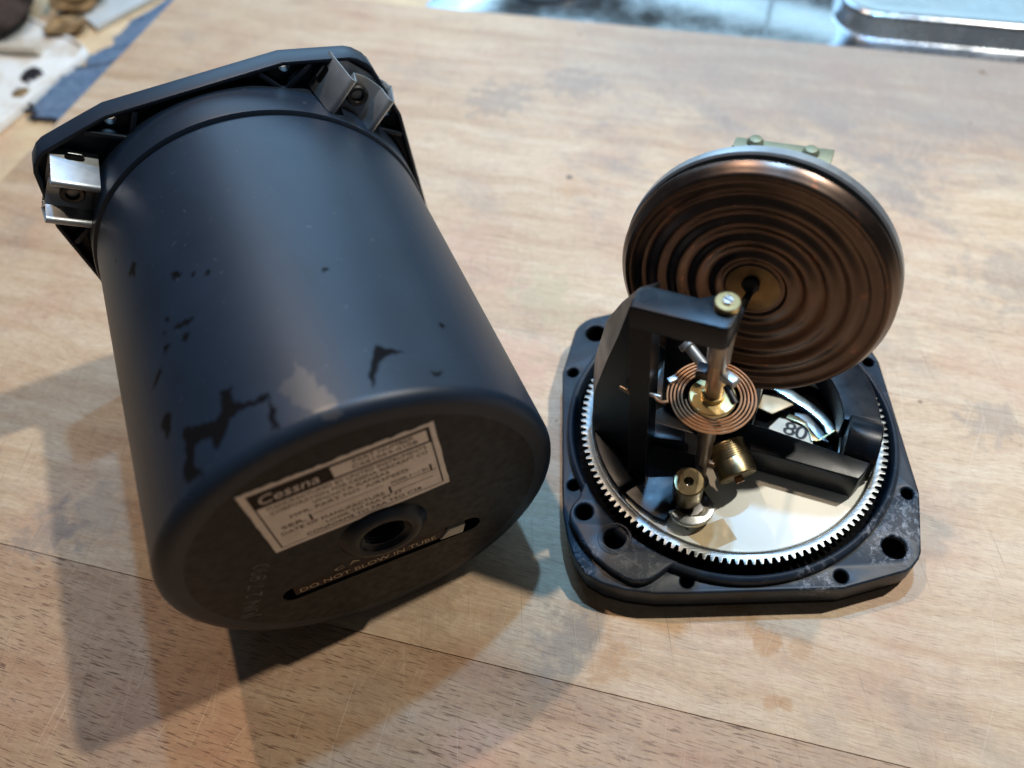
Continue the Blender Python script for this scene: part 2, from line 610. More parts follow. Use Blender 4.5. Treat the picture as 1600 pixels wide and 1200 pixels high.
def along(o, z, spin=0.0):
    z = Vector(z).normalized()
    x = Vector((0, 0, 1)).cross(z)
    if x.length < 1e-3:
        x = Vector((1, 0, 0))
    x.normalize()
    y = z.cross(x)
    return axes(o, x, y, z) @ Matrix.Rotation(spin, 4, 'Z')


def circle(x, y, r, n=32, a0=0.0):
    return [(x + r * math.cos(a0 + 2 * math.pi * i / n), y + r * math.sin(a0 + 2 * math.pi * i / n)) for i in range(n)]


def lathe(profile, seg=64, closed=False):
    """revolve (r, z) about z"""
    verts, faces, rings = [], [], []
    for r, z in profile:
        if r < 1e-6:
            rings.append([len(verts)])
            verts.append((0, 0, z))
        else:
            rings.append(list(range(len(verts), len(verts) + seg)))
            verts += [(r * math.cos(2 * math.pi * i / seg), r * math.sin(2 * math.pi * i / seg), z) for i in range(seg)]
    pairs = list(zip(rings[:-1], rings[1:]))
    if closed:
        pairs.append((rings[-1], rings[0]))
    for A, B in pairs:
        for i in range(seg):
            j = (i + 1) % seg
            if len(A) == 1 and len(B) == 1:
                continue
            if len(A) == 1:
                faces.append((A[0], B[j], B[i]))
            elif len(B) == 1:
                faces.append((A[i], A[j], B[0]))
            else:
                faces.append((A[i], A[j], B[j], B[i]))
    return raw(verts, faces)


def cyl(r, z0, z1, bev=0.15, seg=40):
    b = min(bev, r * 0.4, (z1 - z0) * 0.4)
    return lathe([(0, z0), (r - b, z0), (r - b * 0.3, z0 + b * 0.3), (r, z0 + b), (r, z1 - b), (r - b * 0.3, z1 - b * 0.3), (r - b, z1), (0, z1)], seg)


def screw(r, h, slot_w, seg=32):
    """a slotted cheese head: two half discs a slot apart, on a base"""
    out = [cyl(r, 0, h * 0.55, 0.08, seg)]
    for sgn in (1, -1):
        half = [(slot_w / 2 * sgn, -math.sqrt(r * r - slot_w ** 2 / 4)), ]
        pts = []
        a0 = math.acos(slot_w / 2 / r)
        for i in range(13):
            a = -a0 + 2 * a0 * i / 12
            pts.append((sgn * r * math.cos(a) * 0.985, r * math.sin(a) * 0.985))
        out.append(curve_mesh([pts], h * 0.5, h, min(0.08, h * 0.15)))
    return join(out)


def sweep(path, shape, closed_path=False, up=(0, 0, 1)):
    """sweep a closed 2D section (side, up) along a path"""
    verts, faces = [], []
    n, k = len(path), len(shape)
    P = [Vector(p) for p in path]
    U = Vector(up)
    for i in range(n):
        if closed_path:
            t = P[(i + 1) % n] - P[i - 1]
        else:
            t = P[min(i + 1, n - 1)] - P[max(i - 1, 0)]
        t.normalize()
        side = t.cross(U)
        if side.length < 1e-4:
            side = t.cross(Vector((1, 0, 0)))
        side.normalize()
        w = side.cross(t)
        verts += [P[i] + side * a + w * b for a, b in shape]
    rng = range(n) if closed_path else range(n - 1)
    for i in rng:
        j = (i + 1) % n
        for q in range(k):
            r_ = (q + 1) % k
            faces.append((i * k + q, i * k + r_, j * k + r_, j * k + q))
    if not closed_path:
        faces.append(tuple(range(k - 1, -1, -1)))
        faces.append(tuple((n - 1) * k + q for q in range(k)))
    return raw(verts, faces)


def tube(path, r, k=10, up=(0, 0, 1)):
    return sweep(path, [(r * math.cos(2 * math.pi * i / k), r * math.sin(2 * math.pi * i / k)) for i in range(k)], up=up)


def inset(poly, d):
    """inset a convex counter-clockwise polygon"""
    n = len(poly)
    out = []
    for i in range(n):
        p0, p1, p2 = Vector(poly[i - 1]), Vector(poly[i]), Vector(poly[(i + 1) % n])
        e1, e2 = (p1 - p0).normalized(), (p2 - p1).normalized()
        n1, n2 = Vector((-e1.y, e1.x)), Vector((-e2.y, e2.x))
        b = (n1 + n2)
        b = b / max(1e-6, b.dot(n1))
        q = p1 + b * d
        out.append((q.x, q.y))
    return out


def box(x0, x1, y0, y1, z0, z1, bev=0.15):
    return curve_mesh([[(x0, y0), (x1, y0), (x1, y1), (x0, y1)]], z0, z1, bev)


# outline shared by the base plate and the case's flange: an octagon with rounded lugs
CORNER = [(40.3, 18.6), (38.9, 24.5), (37.4, 30.6), (36.9, 32.6), (36.0, 34.2), (34.2, 36.0), (32.6, 36.9), (30.6, 37.4), (24.5, 38.9), (18.6, 40.3)]


def octagon(fat_corner=None):
    out = []
    for q in range(4):
        pts = CORNER
        if q == fat_corner:
            pts = [(40.3, 14.0), (40.15, 20.5), (39.1, 27.0), (37.6, 31.6), (35.3, 35.3), (31.6, 37.6), (27.0, 39.1), (20.5, 40.15), (14.0, 40.3)]
        a = q * math.pi / 2
        c_, s_ = round(math.cos(a)), round(math.sin(a))
        out += [(x * c_ - y * s_, x * s_ + y * c_) for x, y in pts]
    return out


# ================================================================== THE SETTING
# ---- worktop below the board
W = finish('worktop', curve_mesh([[(-700, -500), (620, -500), (620, 196), (-176, 196), (-176, 900), (-700, 900)]], -42, -22, 1.0), M['worktop'])
W.rotation_euler = (0, 0, math.radians(-14.8))
W['kind'] = 'structure'
W['fleck'] = 0.1
W['tone'] = 0.0
W['grey'] = 0.0
placed(W)

# ---- cutting board of glued staves
BA = math.radians(-14.8)
board = empty('cutting_board', 'worn beech cutting board of glued staves under both black instrument parts', 'cutting board')
board.rotation_euler = (0, 0, BA)
placed(board)


def left_end(v):
    return -273.9 + (197.5 - v) * 0.0674


edges = [-270, -162, -62.4, 29.3, 57.2, 121, 197.5]
flecks = [1.0, 1.0, 0.36, 0.30, 0.25, 0.25]
for i in range(6):
    a, b = edges[i], edges[i + 1]
    g0, g1 = (0.09 if a == -62.4 else 0.02), (0.09 if b == -62.4 else 0.02)
    pl = curve_mesh([[(left_end(a + g0), a + g0), (470, a + g0), (470, b - g1), (left_end(b - g1), b - g1)]], -20.0, 0.0, 0.05)
    o = finish('plank', pl, M['board'], board)
    o['fleck'] = flecks[i]
    o['tone'] = [0.9, 0.85, 0.75, 0.0, 0.0, 0.0, 0.0][i] if i < 2 else (0.75 if i == 1 else [0, 0, 0.0, 0.0, 0.0, 0.05, 0.1][i])
    o['grey'] = 1.0

# ---- blue felt cloth sticking out from under the board
random.seed(3)
cl = empty('cloth', 'blue felt cloth with a dark frayed edge sticking out from under the cutting board', 'cloth')
placed(cl)
outer = [(-243, 290), (-252, 272), (-257, 262), (-259, 250), (-262, 240), (-264, 231), (-270, 228), (-275, 226), (-283, 229), (-287, 226), (-288, 219), (-284, 212), (-280, 207), (-277, 200), (-272, 196), (-265, 191), (-258, 187)]
inner = [(-220, 290), (-215, 170)]
nC, nR = 60, 14
cv, cf_ = [], []
for i in range(nC):
    t = i / (nC - 1) * (len(outer) - 1)
    k0 = min(int(t), len(outer) - 2)
    f = t - k0
    ox = outer[k0][0] * (1 - f) + outer[k0 + 1][0] * f + random.uniform(-2.5, 1.5) + 2.6 * math.sin(i * 0.9) * math.sin(i * 0.37)
    oy = outer[k0][1] * (1 - f) + outer[k0 + 1][1] * f + random.uniform(-1.6, 1.6)
    u_ = i / (nC - 1)
    ix, iy = inner[0][0] * (1 - u_) + inner[1][0] * u_, inner[0][1] * (1 - u_) + inner[1][1] * u_
    for j in range(nR):
        w = j / (nR - 1)
        z = -20.6 + 0.6 * math.sin(i * 0.5 + j * 0.7) + random.uniform(-0.4, 0.4) - (0.7 if j == 0 else 0)
        if w > 0.5:
            z = min(z, -20.6)
        cv.append((ox * (1 - w) + ix * w, oy * (1 - w) + iy * w, z))
for i in range(nC - 1):
    for j in range(nR - 1):
        cf_.append((i * nR + j, (i + 1) * nR + j, (i + 1) * nR + j + 1, i * nR + j + 1))
finish('felt', raw(cv, cf_), M['cloth'], cl)
hem = [tuple(cv[i * nR][:2]) + (-20.8,) for i in range(int(nC * 0.5), nC)]
fr = [tube([(x, y, z + random.uniform(-0.3, 0.5)) for x, y, z in hem], 0.8, 6)]
for x, y, z in hem + hem:
    a = math.atan2(y - 200, x + 255) + random.uniform(-0.5, 0.5)
    l_ = random.uniform(1.0, 3.2)
    fr.append(tube([(x, y, z), (x + l_ * 0.6 * math.cos(a), y + l_ * 0.6 * math.sin(a), z + 0.4), (x + l_ * math.cos(a + .4), y + l_ * math.sin(a + .4), z + 0.2)], 0.22, 4))
for _ in range(26):
    a = random.uniform(0, 6.28)
    r_ = random.uniform(0, 4.0)
    x, y = -284 + r_ * math.cos(a), 222 + r_ * math.sin(a)
    fr.append(tube([(x - 2, y, -19.6), (x + random.uniform(-2, 2), y + 2, -18.3), (x + 2, y + random.uniform(-2, 2), -19.4)], 0.5, 5))
M['fray'] = simple('dark_fray', (0.03, 0.028, 0.035), 0.95, var=0.4)
finish('frayed_edge', join(fr), M['fray'], cl)

# ---- things in the far corner
tray = empty('tray', 'white enamel tray with brown burn stains and a rounded corner beside the blue cloth', 'tray')
placed(tray)
T0 = Vector((-262.5, 243.0))
e1 = Vector((-0.30, -0.954))      # along the right edge, towards the camera
e2 = Vector((-0.80, 0.60))        # along the far edge
ctr = []
R_ = 11.0
for i in range(9):
    a = i / 8
    q = T0 + e2 * R_ * (1 - a) ** 2 + e1 * R_ * a ** 2
    ctr.append((q.x, q.y))
pts_t = ctr + [tuple(T0 + e1 * 190), tuple(T0 + e1 * 190 + e2 * 170), tuple(T0 + e2 * 170)]
finish('tray_base', curve_mesh([[(p[0], p[1]) for p in pts_t]], -22.0, -19.8, 0.7), M['enamel'], tray)
rimp = [(p[0], p[1], -19.4) for p in [tuple(T0 + e2 * 168)] + ctr + [tuple(T0 + e1 * 188)]]
cen = T0 + e1 * 80 + e2 * 80
rimp = [(x + (cen.x - x) * 0.018, y + (cen.y - y) * 0.018, z) for x, y, z in rimp]
finish('tray_rim', tube(rimp, 1.1, 10), M['enamel'], tray)
for x, y, r_ in ((-283.5, 210, 3.6), (-296, 197, 4.5)):
    finish('rust_spot', xf(cyl(r_, -19.79, -19.6, 0.08, 20), Matrix.Translation((x, y, 0))), M['rust'], tray)

pan = empty('panel', 'grey panel standing beyond the white tray at the far left corner', 'panel')
placed(pan)
pq = [(-268.5, 262), (-258, 277), (-240, 301), (-222, 340), (-300, 372), (-305, 300)]
finish('panel_sheet', curve_mesh([pq], -21.9, -18.8, 0.6), M['grey_panel'], pan)

rag = empty('rag', 'crumpled dark brown rag lying on the white tray at the far left', 'rag')
placed(rag)


def blob(cx, cy, cz, rx, ry, rz, seed, amp=0.25, n=26):
    rnd = random.Random(seed)
    ph = [(rnd.uniform(1, 4), rnd.uniform(1, 4), rnd.uniform(0, 6), rnd.uniform(0.3, 1)) for _ in range(6)]
    vs, fs = [], []
    for i in range(n + 1):
        t = math.pi * i / n
        for j in range(n):
            p = 2 * math.pi * j / n
            d = 1 + amp * sum(w * math.sin(a * t * 2 + q) * math.cos(round(b) * p + q) for a, b, q, w in ph) / 2.5
            vs.append((cx + rx * d * math.sin(t) * math.cos(p), cy + ry * d * math.sin(t) * math.sin(p), cz + rz * d * math.cos(t)))
    for i in range(n):
        for j in range(n):
            fs.append((i * n + j, (i + 1) * n + j, (i + 1) * n + (j + 1) % n, i * n + (j + 1) % n))
    return raw(vs, fs)


finish('rag_body', blob(-318, 275, -10, 17, 26, 9, 4, 0.35), M['dark_rag'], rag)
finish('rag_fold', blob(-284, 285, -14, 12, 13, 5, 9, 0.4), M['rust'], rag)
rag2 = empty('food_scrap', 'small golden brown crust on the white tray next to the dark rag', 'food scrap')
placed(rag2)
finish('crust', blob(-283, 262, -17.5, 9, 7, 2.4, 12, 0.35), M['rust'], rag2)
stick = empty('stick', 'pale beige stick lying across the white tray in the far left corner', 'stick')
placed(stick)
finish('stick_body', tube([(-345, 239, -17.4), (-310, 244, -17.0), (-286, 240, -17.4)], 2.2, 10), M['beige'], stick)
stick2 = empty('stick', 'short pale stick pointing up to the left beside the longer beige stick', 'stick')
placed(stick2)
finish('stick_body', tube([(-318, 250, -16.0), (-309, 262, -13.5)], 1.3, 8), M['beige'], stick2)

# ---- stainless sink beyond the board
sink = empty('steel_drainer', 'stainless steel drainer with a round black hole and a raised panel beyond the cutting board', 'drainer')
placed(sink)


def UVp(u, v):
    return (u * math.cos(BA) - v * math.sin(BA), u * math.sin(BA) + v * math.cos(BA))


def rrect(u0, u1, v0, v1, r, n=8):
    out = []
    for cx, cy, a0 in ((u1 - r, v1 - r, 0), (u0 + r, v1 - r, 90), (u0 + r, v0 + r, 180), (u1 - r, v0 + r, 270)):
        for i in range(n + 1):
            a = math.radians(a0 + 90 * i / n)
            out.append((cx + r * math.cos(a), cy + r * math.sin(a)))
    return out


BU0, BU1, BV0, BV1 = 17.5, 330, 241.0, 560        # basin, in board axes
DCU, DCV, DR = -121.0, 268.0, 21.5                # round drain
block = rrect(BU0, BU1, BV0, BV1, 20)
hole_d = circle(DCU, DCV, DR, 48)
sheet = curve_mesh([[(-175, 198), (420, 198), (420, 640), (-175, 640)], hole_d], -21.5, -20.3, 0.25)
so = finish('drainboard', xf(sheet, Matrix.Rotation(BA, 4, 'Z')), M['sink'], sink)


def basin(loop, prof):
    """loft a loop down through (inset, z)"""
    n = len(loop)
    vs, fs = [], []
    for d, z in prof:
        lp = inset(loop, d) if d else loop
        vs += [(x, y, z) for x, y in lp]
    for k_ in range(len(prof) - 1):
        for i in range(n):
            j = (i + 1) % n
            fs.append((k_ * n + i, k_ * n + j, (k_ + 1) * n + j, (k_ + 1) * n + i))
    fs.append(tuple((len(prof) - 1) * n + i for i in range(n)))
    return raw(vs, fs)


bs = basin(block, [(-0.9, -20.25), (-0.2, -19.9), (0.15, -19.0), (0.9, -11.6), (1.3, -10.4), (2.2, -9.6), (3.6, -9.3), (9, -9.4), (14, -9.9)])
finish('raised_panel', xf(bs, Matrix.Rotation(BA, 4, 'Z')), M['sink'], sink)
rid = [UVp(-11.5, v) + (-20.2,) for v in (199, 230, 270, 330, 420)]
finish('ridge', tube(rid, 1.0, 10), M['sink'], sink)
dr = lathe([(DR + 1.2, -20.3), (DR + 0.6, -19.2), (DR - 1.2, -18.9), (DR - 3.0, -20.2), (DR - 3.6, -24), (DR - 6, -27), (0, -28)], 64)
finish('drain', xf(dr, Matrix.Translation(UVp(DCU, DCV) + (0,))), M['rubber'], sink)

# ================================================================== THE CASE
Fo = Vector((-115.69816, 52.9359, 40.8))
Cd = Vector((0.42660461, -0.90379466, -0.03411338))
Cr = Vector((0.90442724, 0.42610994, 0.02101621))
Cu = Vector((-0.00445829, -0.03981868, 0.99919698))
case = empty('instrument_case', 'black cylindrical instrument housing lying on its side with a paper data label on its end', 'instrument case')
mw = axes(Fo * S, Cr, Cu, Cd)
case.rotation_euler = mw.to_euler()
case.location = mw.translation
placed(case)
RC, LC, SEAM = 37.64, 97.0, 14.8

# stains traced on the cylinder: (angle in degrees, distance from the flange)
STAINS = [
    [(108.4, 82.1), (105.5, 82.4), (105.9, 84.7), (103.6, 86.5), (100.1, 87.4), (97.1, 87.3), (97.3, 88.4), (100.5, 88.4), (103.7, 88.0), (107.3, 88.0), (109.5, 90.2), (112.6, 92.0), (114.0, 89.1), (116.4, 88.5), (118.5, 88.3), (120.1, 90.6), (119.2, 92.6), (118.0, 94.4), (120.2, 93.6), (122.8, 93.4), (124.6, 91.8), (123.9, 90.2), (122.1, 88.9), (121.5, 86.0), (121.6, 84.0), (120.8, 83.5), (117.8, 85.0), (113.9, 86.0), (111.6, 86.7), (109.7, 86.2), (108.6, 84.4)],
    [(124.9, 77.5), (124.1, 78.9), (125.1, 81.4), (127.1, 82.5), (128.8, 80.1), (128.8, 78.4), (127.3, 77.8)],
    [(124.4, 67.8), (123.9, 69.2), (127.1, 70.4), (130.2, 70.6), (128.4, 69.6)],
    [(126.7, 38.6), (125.1, 40.1), (126.9, 42.9), (130.6, 40.4), (128.6, 39.6)],
    [(113.9, 50.5), (112.0, 50.6), (110.3, 52.6), (112.6, 52.6)],
    [(116.6, 62.6), (113.0, 63.3), (110.1, 63.9), (110.8, 64.6), (115.9, 63.5)],
    [(69.1, 84.4), (67.9, 85.5), (64.9, 86.1), (62.5, 86.9), (67.4, 87.1), (70.0, 88.5), (72.2, 91.1), (73.4, 93.1), (74.2, 91.3), (71.6, 87.7)],
    [(58.1, 91.3), (54.5, 91.6), (56.4, 92.8), (58.0, 92.5)],
    [(97.0, 88.2), (96.5, 91.1), (97.3, 93.4), (96.6, 94.7), (98.3, 94.3), (98.4, 91.9)],
]
for a, s_, r_ in ((107.0, 54.3, .45), (103.0, 56.0, .5), (118.1, 59.8, .7), (113.8, 66.7, .8), (120.7, 65.4, .9), (120.3, 62.1, .45), (47.5, 79.6, .7), (73.9, 64.8, .6), (135.4, 32.3, .8), (105.6, 82.8, .5)):
    STAINS.append([(a + r_ * 1.6 * math.cos(t), s_ + r_ * math.sin(t)) for t in (0, 1, 2, 3.1, 4.2, 5.3)])
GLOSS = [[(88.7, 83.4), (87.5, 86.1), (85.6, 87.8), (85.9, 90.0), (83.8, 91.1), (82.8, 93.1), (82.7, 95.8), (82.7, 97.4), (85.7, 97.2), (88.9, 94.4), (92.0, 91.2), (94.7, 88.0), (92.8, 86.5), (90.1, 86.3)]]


def poly_field(polys, A, Sx, soft):
    """soft inside mask of polygons given in (degrees, mm)"""
    out = np.zeros_like(A)
    sc_ = RC * math.pi / 180
    X, Y = A * sc_, Sx
    for poly in polys:
        P = [(a * sc_, b) for a, b in poly]
        x0, x1 = min(p[0] for p in P) - 2, max(p[0] for p in P) + 2
        y0, y1 = min(p[1] for p in P) - 2, max(p[1] for p in P) + 2
        idx = np.where((X > x0) & (X < x1) & (Y > y0) & (Y < y1))
        if len(idx[0]) == 0:
            continue
        x, y = X[idx], Y[idx]
        ins = np.zeros(len(x), bool)
        dist = np.full(len(x), 99.0)
        for i in range(len(P)):
            ax, ay = P[i - 1]
            bx, by = P[i]
            c_ = ((ay > y) != (by > y))
            with np.errstate(divide='ignore', invalid='ignore'):
                xi = (bx - ax) * (y - ay) / (by - ay + 1e-12) + ax
            ins ^= (c_ & (x < xi))
            t = np.clip(((x - ax) * (bx - ax) + (y - ay) * (by - ay)) / ((bx - ax) ** 2 + (by - ay) ** 2 + 1e-9), 0, 1)
            dist = np.minimum(dist, np.hypot(x - ax - t * (bx - ax), y - ay - t * (by - ay)))
        sd = np.where(ins, dist, -dist)
        out[idx] = np.maximum(out[idx], np.clip(sd / soft + 0.5, 0, 1))
    return out


def build_body():
    # outer shell: fine grid over the upper half, so the stains have crisp edges
    ang = np.concatenate([np.linspace(30, 150, 420, endpoint=False), np.linspace(150, 390, 120, endpoint=False)])
    fil = 2.6
    prof = [(SEAM, RC - 1.0), (SEAM + 0.15, RC - 0.5), (SEAM + 0.5, RC - 0.05)]
    prof += [(s_, RC) for s_ in np.linspace(SEAM + 1.0, LC - fil, 260)]
    prof += [(LC - fil + fil * math.sin(t), RC - fil + fil * math.cos(t)) for t in np.linspace(0, math.pi / 2, 15)[1:]]
    prof += [(LC, 34.2), (LC, 33.0)]
    na, ns = len(ang), len(prof)
    vs = np.zeros((ns * na, 3))
    Aa = np.zeros(ns * na)
    Sa = np.zeros(ns * na)
    ca, sa = np.cos(np.radians(ang)), np.sin(np.radians(ang))
    for k_, (s_, r_) in enumerate(prof):
        vs[k_ * na:(k_ + 1) * na, 0] = r_ * ca
        vs[k_ * na:(k_ + 1) * na, 1] = r_ * sa
        vs[k_ * na:(k_ + 1) * na, 2] = s_
        Aa[k_ * na:(k_ + 1) * na] = ang
        Sa[k_ * na:(k_ + 1) * na] = s_ + max(0, (RC - r_)) * (s_ > 50)
    i = np.arange(na)
    j = (i + 1) % na
    faces = []
    for k_ in range(ns - 1):
        faces.append(np.stack([k_ * na + i, k_ * na + j, (k_ + 1) * na + j, (k_ + 1) * na + i], 1))
    faces = np.concatenate(faces)
    me = bpy.data.meshes.new('body')
    me.from_pydata((vs * S).tolist(), [], faces.tolist())
    # wobble so the edges look like dried drops
    wob = 0.35 * np.sin(Sa * 2.1 + Aa * 0.9) + 0.25 * np.sin(Aa * 2.3 - Sa * 1.3)
    st = poly_field(STAINS, Aa + wob * 0.7, Sa + wob * 0.45, 0.55)
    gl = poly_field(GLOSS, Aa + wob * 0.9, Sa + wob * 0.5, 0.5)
    for nm, arr in (('stain', st), ('gloss', gl)):
        at = me.attributes.new(nm, 'FLOAT', 'POINT')
        at.data.foreach_set('value', arr.astype(np.float32))
    me.polygons.foreach_set('use_smooth', [True] * len(me.polygons))
    me.materials.append(M['case'])
    o = bpy.data.objects.new('body', me)
    COL.objects.link(o)
    o.parent = case
    return o


body = build_body()

# end cap with the threaded port hole and the slot
SA = math.radians(-7.4)
slot = []
for cx, sgn in ((18.0, 1), (-18.0, -1)):
    for i in range(13):
        a = math.radians(-90 + 180 * i / 12) if sgn > 0 else math.radians(90 + 180 * i / 12)
        x, y = cx + 2.55 * math.cos(a), 2.55 * math.sin(a)
        slot.append((-1.6 + x * math.cos(SA) - y * math.sin(SA), -13.4 + x * math.sin(SA) + y * math.cos(SA)))
PX, PY = 1.0, -2.3
cap = curve_mesh([circle(0, 0, 33.05, 128), circle(PX, PY, 4.8, 48), slot], LC - 3.0, LC - 0.0, 0.0)
finish('end_cap', cap, M['case_end'], case)
inner_ = lathe([(35.6, 3.0), (35.6, LC - 9), (34, LC - 6.2), (0, LC - 6.0)], 96)
finish('inner_wall', inner_, M['seam_shade'], case)

# threaded port
port = [(8.7, -0.02), (8.4, 0.35), (7.4, 1.2), (6.8, 1.55), (5.7, 1.6), (5.2, 1.4), (4.8, 0.8)]
z = 0.7
while z > -5.2:
    port += [(4.1, z - 0.35), (4.75, z - 0.75)]
    z -= 0.75
port += [(4.4, -5.6), (0, -5.7)]
po = finish('pressure_port', xf(lathe(port, 64), Matrix.Translation((PX, PY, LC))), M['cast'], case)
po['label'] = 'threaded black port in a raised ring on the end of the case'

# collar between flange and body
col_ = lathe([(RC - 1.2, SEAM + 0.1), (RC - 0.9, SEAM - 0.25), (RC - 0.1, SEAM - 0.3), (RC + 0.55, SEAM - 0.6), (RC + 0.7, SEAM - 1.2), (RC + 0.7, 9.0), (RC + 0.75, 5.5), (RC + 0.9, 3.6), (RC + 1.3, 2.4), (35.5, 2.4), (35.5, SEAM)], 160)
finish('collar', col_, M['case'], case)

# flange: floor, wall and ribs
OCT = octagon()
mt = [circle(31.43 * sx, 31.43 * sy, 2.3, 20) for sx in (1, -1) for sy in (1, -1)]
small = []
for q in range(4):
    for sg in (1, -1):
        x, y = 37.4, 18.65 * sg
        a = q * math.pi / 2
        c_, s_ = round(math.cos(a)), round(math.sin(a))
        small.append((x * c_ - y * s_, x * s_ + y * c_))
FH = 5.4
finish('flange', curve_mesh([OCT, circle(0, 0, 35.6, 96)] + mt + [circle(x, y, 1.2, 18) for x, y in small], 0, 2.6, 0.35), M['case'], case)
finish('flange_wall', curve_mesh([inset(OCT, -0.02), inset(OCT, 0.95)], 0.3, FH, 0.25), M['case'], case)
for x, y in small:
    q = Vector((x, y))
    # two ribs run from the wall to the collar and meet there
    rad = q.normalized()
    side = Vector((1, 0)) if abs(x) < abs(y) else Vector((0, 1))
    nrm = Vector((0, math.copysign(1, y))) if abs(x) < abs(y) else Vector((math.copysign(1, x), 0))
    foot = rad * 38.2
    for sg in (1, -1):
        tip = nrm * 39.2 + side * (q.dot(side) + sg * 5.6)
        if sg * q.dot(side) > 0:      # outer rib ends on the slanting edge
            tip = nrm * 38.0 + side * (q.dot(side) + sg * 5.4)
        base = foot + side * sg * 0.9
        dv = (tip - base).normalized()
        pv = Vector((-dv.y, dv.x)) * 0.55
        lp = [base - dv * 0.8 - pv, tip - pv, tip + pv, base - dv * 0.8 + pv]
        finish('rib', curve_mesh([[tuple(p) for p in lp]], 2.4, 5.35, 0.22), M['case'], case)

# spring clip nuts held in two corners
def sheet_mesh(profile, width, th):
    """a bent strip: profile (t, s) given thickness, extruded along the radial direction"""
    P = [Vector((p[0], p[1])) for p in profile]
    off = []
    for i in range(len(P)):
        t = (P[min(i + 1, len(P) - 1)] - P[max(i - 1, 0)]).normalized()
        off.append(Vector((-t.y, t.x)) * th)
    loop = [tuple(p) for p in P] + [tuple(p + o) for p, o in reversed(list(zip(P, off)))]
    return curve_mesh([loop], -width / 2, width / 2, th * 0.25)


def arc(cx, cy, r, a0, a1, n=6):
    return [(cx + r * math.cos(math.radians(a0 + (a1 - a0) * i / n)), cy + r * math.sin(math.radians(a0 + (a1 - a0) * i / n))) for i in range(n + 1)]


def clip_nut(cx, cy, tdir, rot, label, k=1.0):
    """tdir: tangential direction in the flange's plane; the strip is extruded along the radial direction"""
    t = Vector((tdir[0], tdir[1], 0)).normalized()
    t.rotate(Matrix.Rotation(rot, 3, 'Z'))
    rad = Vector((0, 0, 1)).cross(t)
    mtx = axes((cx, cy, 3.0), t, (0, 0, 1), -rad) @ Matrix.Scale(k, 4) @ Matrix.Translation((0, -3.0, 0))      # local x = tangential, y = along the case, z = radial
    prof = [(4.9, 3.6), (6.9, 3.3)] + [(6.7, 4.2), (4.9, 10.2)] + arc(4.15, 10.2, 0.75, 10, 190, 8)[1:] + [(2.9, 7.4)]
    prof += [(x, 7.3 - 0.9 * math.cos(x / 2.7 * math.pi / 2)) for x in np.linspace(2.4, -2.4, 9)]
    prof += [(-2.9, 7.4)] + arc(-4.15, 10.2, 0.75, -10, 170, 8) + [(-6.7, 4.2), (-6.9, 3.3), (-4.9, 3.6)]
    b = sheet_mesh(prof, 7.6, 0.32)
    base_ = box(-5.9, 5.9, -3.8, 3.8, 2.9, 3.25, 0.06)
    base_.transform(Matrix(((1, 0, 0, 0), (0, 0, 1, 0), (0, -1, 0, 0), (0, 0, 0, 1))))
    nut = join([b, base_])
    o = finish('clip_nut', xf(nut, mtx), M['clip_steel'], case)
    o['label'] = label
    # punched tab on the outer leg and the dark slot it came from
    sl = curve_mesh([rrect(-1.6, 1.6, -0.65, 0.65, 0.6, 4)], 0, 0.08, 0.0)
    legdir = Vector((-1.8, 6.0, 0)).normalized()
    legn = Vector((legdir.y, -legdir.x, 0))
    mt2 = axes(Vector((6.45, 5.0, 0)) + legn * 0.02, (0, 0, 1), legdir, legn)
    finish('tab_slot', xf(sl, mtx @ mt2), M['seam_shade'], o)
    tb = curve_mesh([rrect(-1.25, 1.25, -0.9, 0.5, 0.2, 3)], 0, 0.3, 0.06)
    mt3 = axes(Vector((6.75, 4.3, 0)), (0, 0, 1), (legn * 0.9 + legdir * 0.1).normalized(), legdir)
    finish('tab', xf(tb, mtx @ mt3), M['clip_steel'], o)
    ring = lathe([(2.0, 0), (2.1, 0.5), (1.8, 0.8), (1.2, 0.75), (1.05, 0.3), (1.0, -1.5), (0, -1.6)], 32)
    finish('screw_eye', xf(ring, mtx @ axes((0, 6.75, 0.2), (1, 0, 0), (0, 0, -1), (0, 1, 0))), M['dark_steel'], o)


clip_nut(31.1, 28.9, (-1, 1), math.radians(-4), 'spring steel clip nut at the corner by the right hand side of the top', 1.24)
clip_nut(-32.6, 27.2, (1, 1), math.radians(10), 'spring steel clip nut at the far left corner', 1.15)

# data label
lab = empty('data_label', '', '')
del lab['label'], lab['category']
lab.parent = case
LAa = math.radians(-3.4)
lab.matrix_local = Matrix.Translation(Vector((0.2, 16.6, LC + 0.0)) * S) @ Matrix.Rotation(LAa, 4, 'Z')
lw, lh = 32.8, 21.4
rnd = random.Random(5)
edge = []
for (x0, y0), (x1, y1), n_ in (((-lw / 2, -lh / 2), (lw / 2, -lh / 2), 14), ((lw / 2, -lh / 2), (lw / 2, lh / 2), 10), ((lw / 2, lh / 2), (-lw / 2, lh / 2), 40), ((-lw / 2, lh / 2), (-lw / 2, -lh / 2), 12)):
    for i in range(n_):
        t = i / n_
        j = 0.05 if i == 0 else (0.32 if n_ == 40 else 0.10)
        edge.append((x0 + (x1 - x0) * t + rnd.uniform(-j, j) * (x0 == x1), y0 + (y1 - y0) * t + rnd.uniform(-j, j * 0.5) * (y0 == y1)))
finish('label_sheet', curve_mesh([edge], 0, 0.12, 0.0), M['label'], lab)
z = 0.125
pr = []
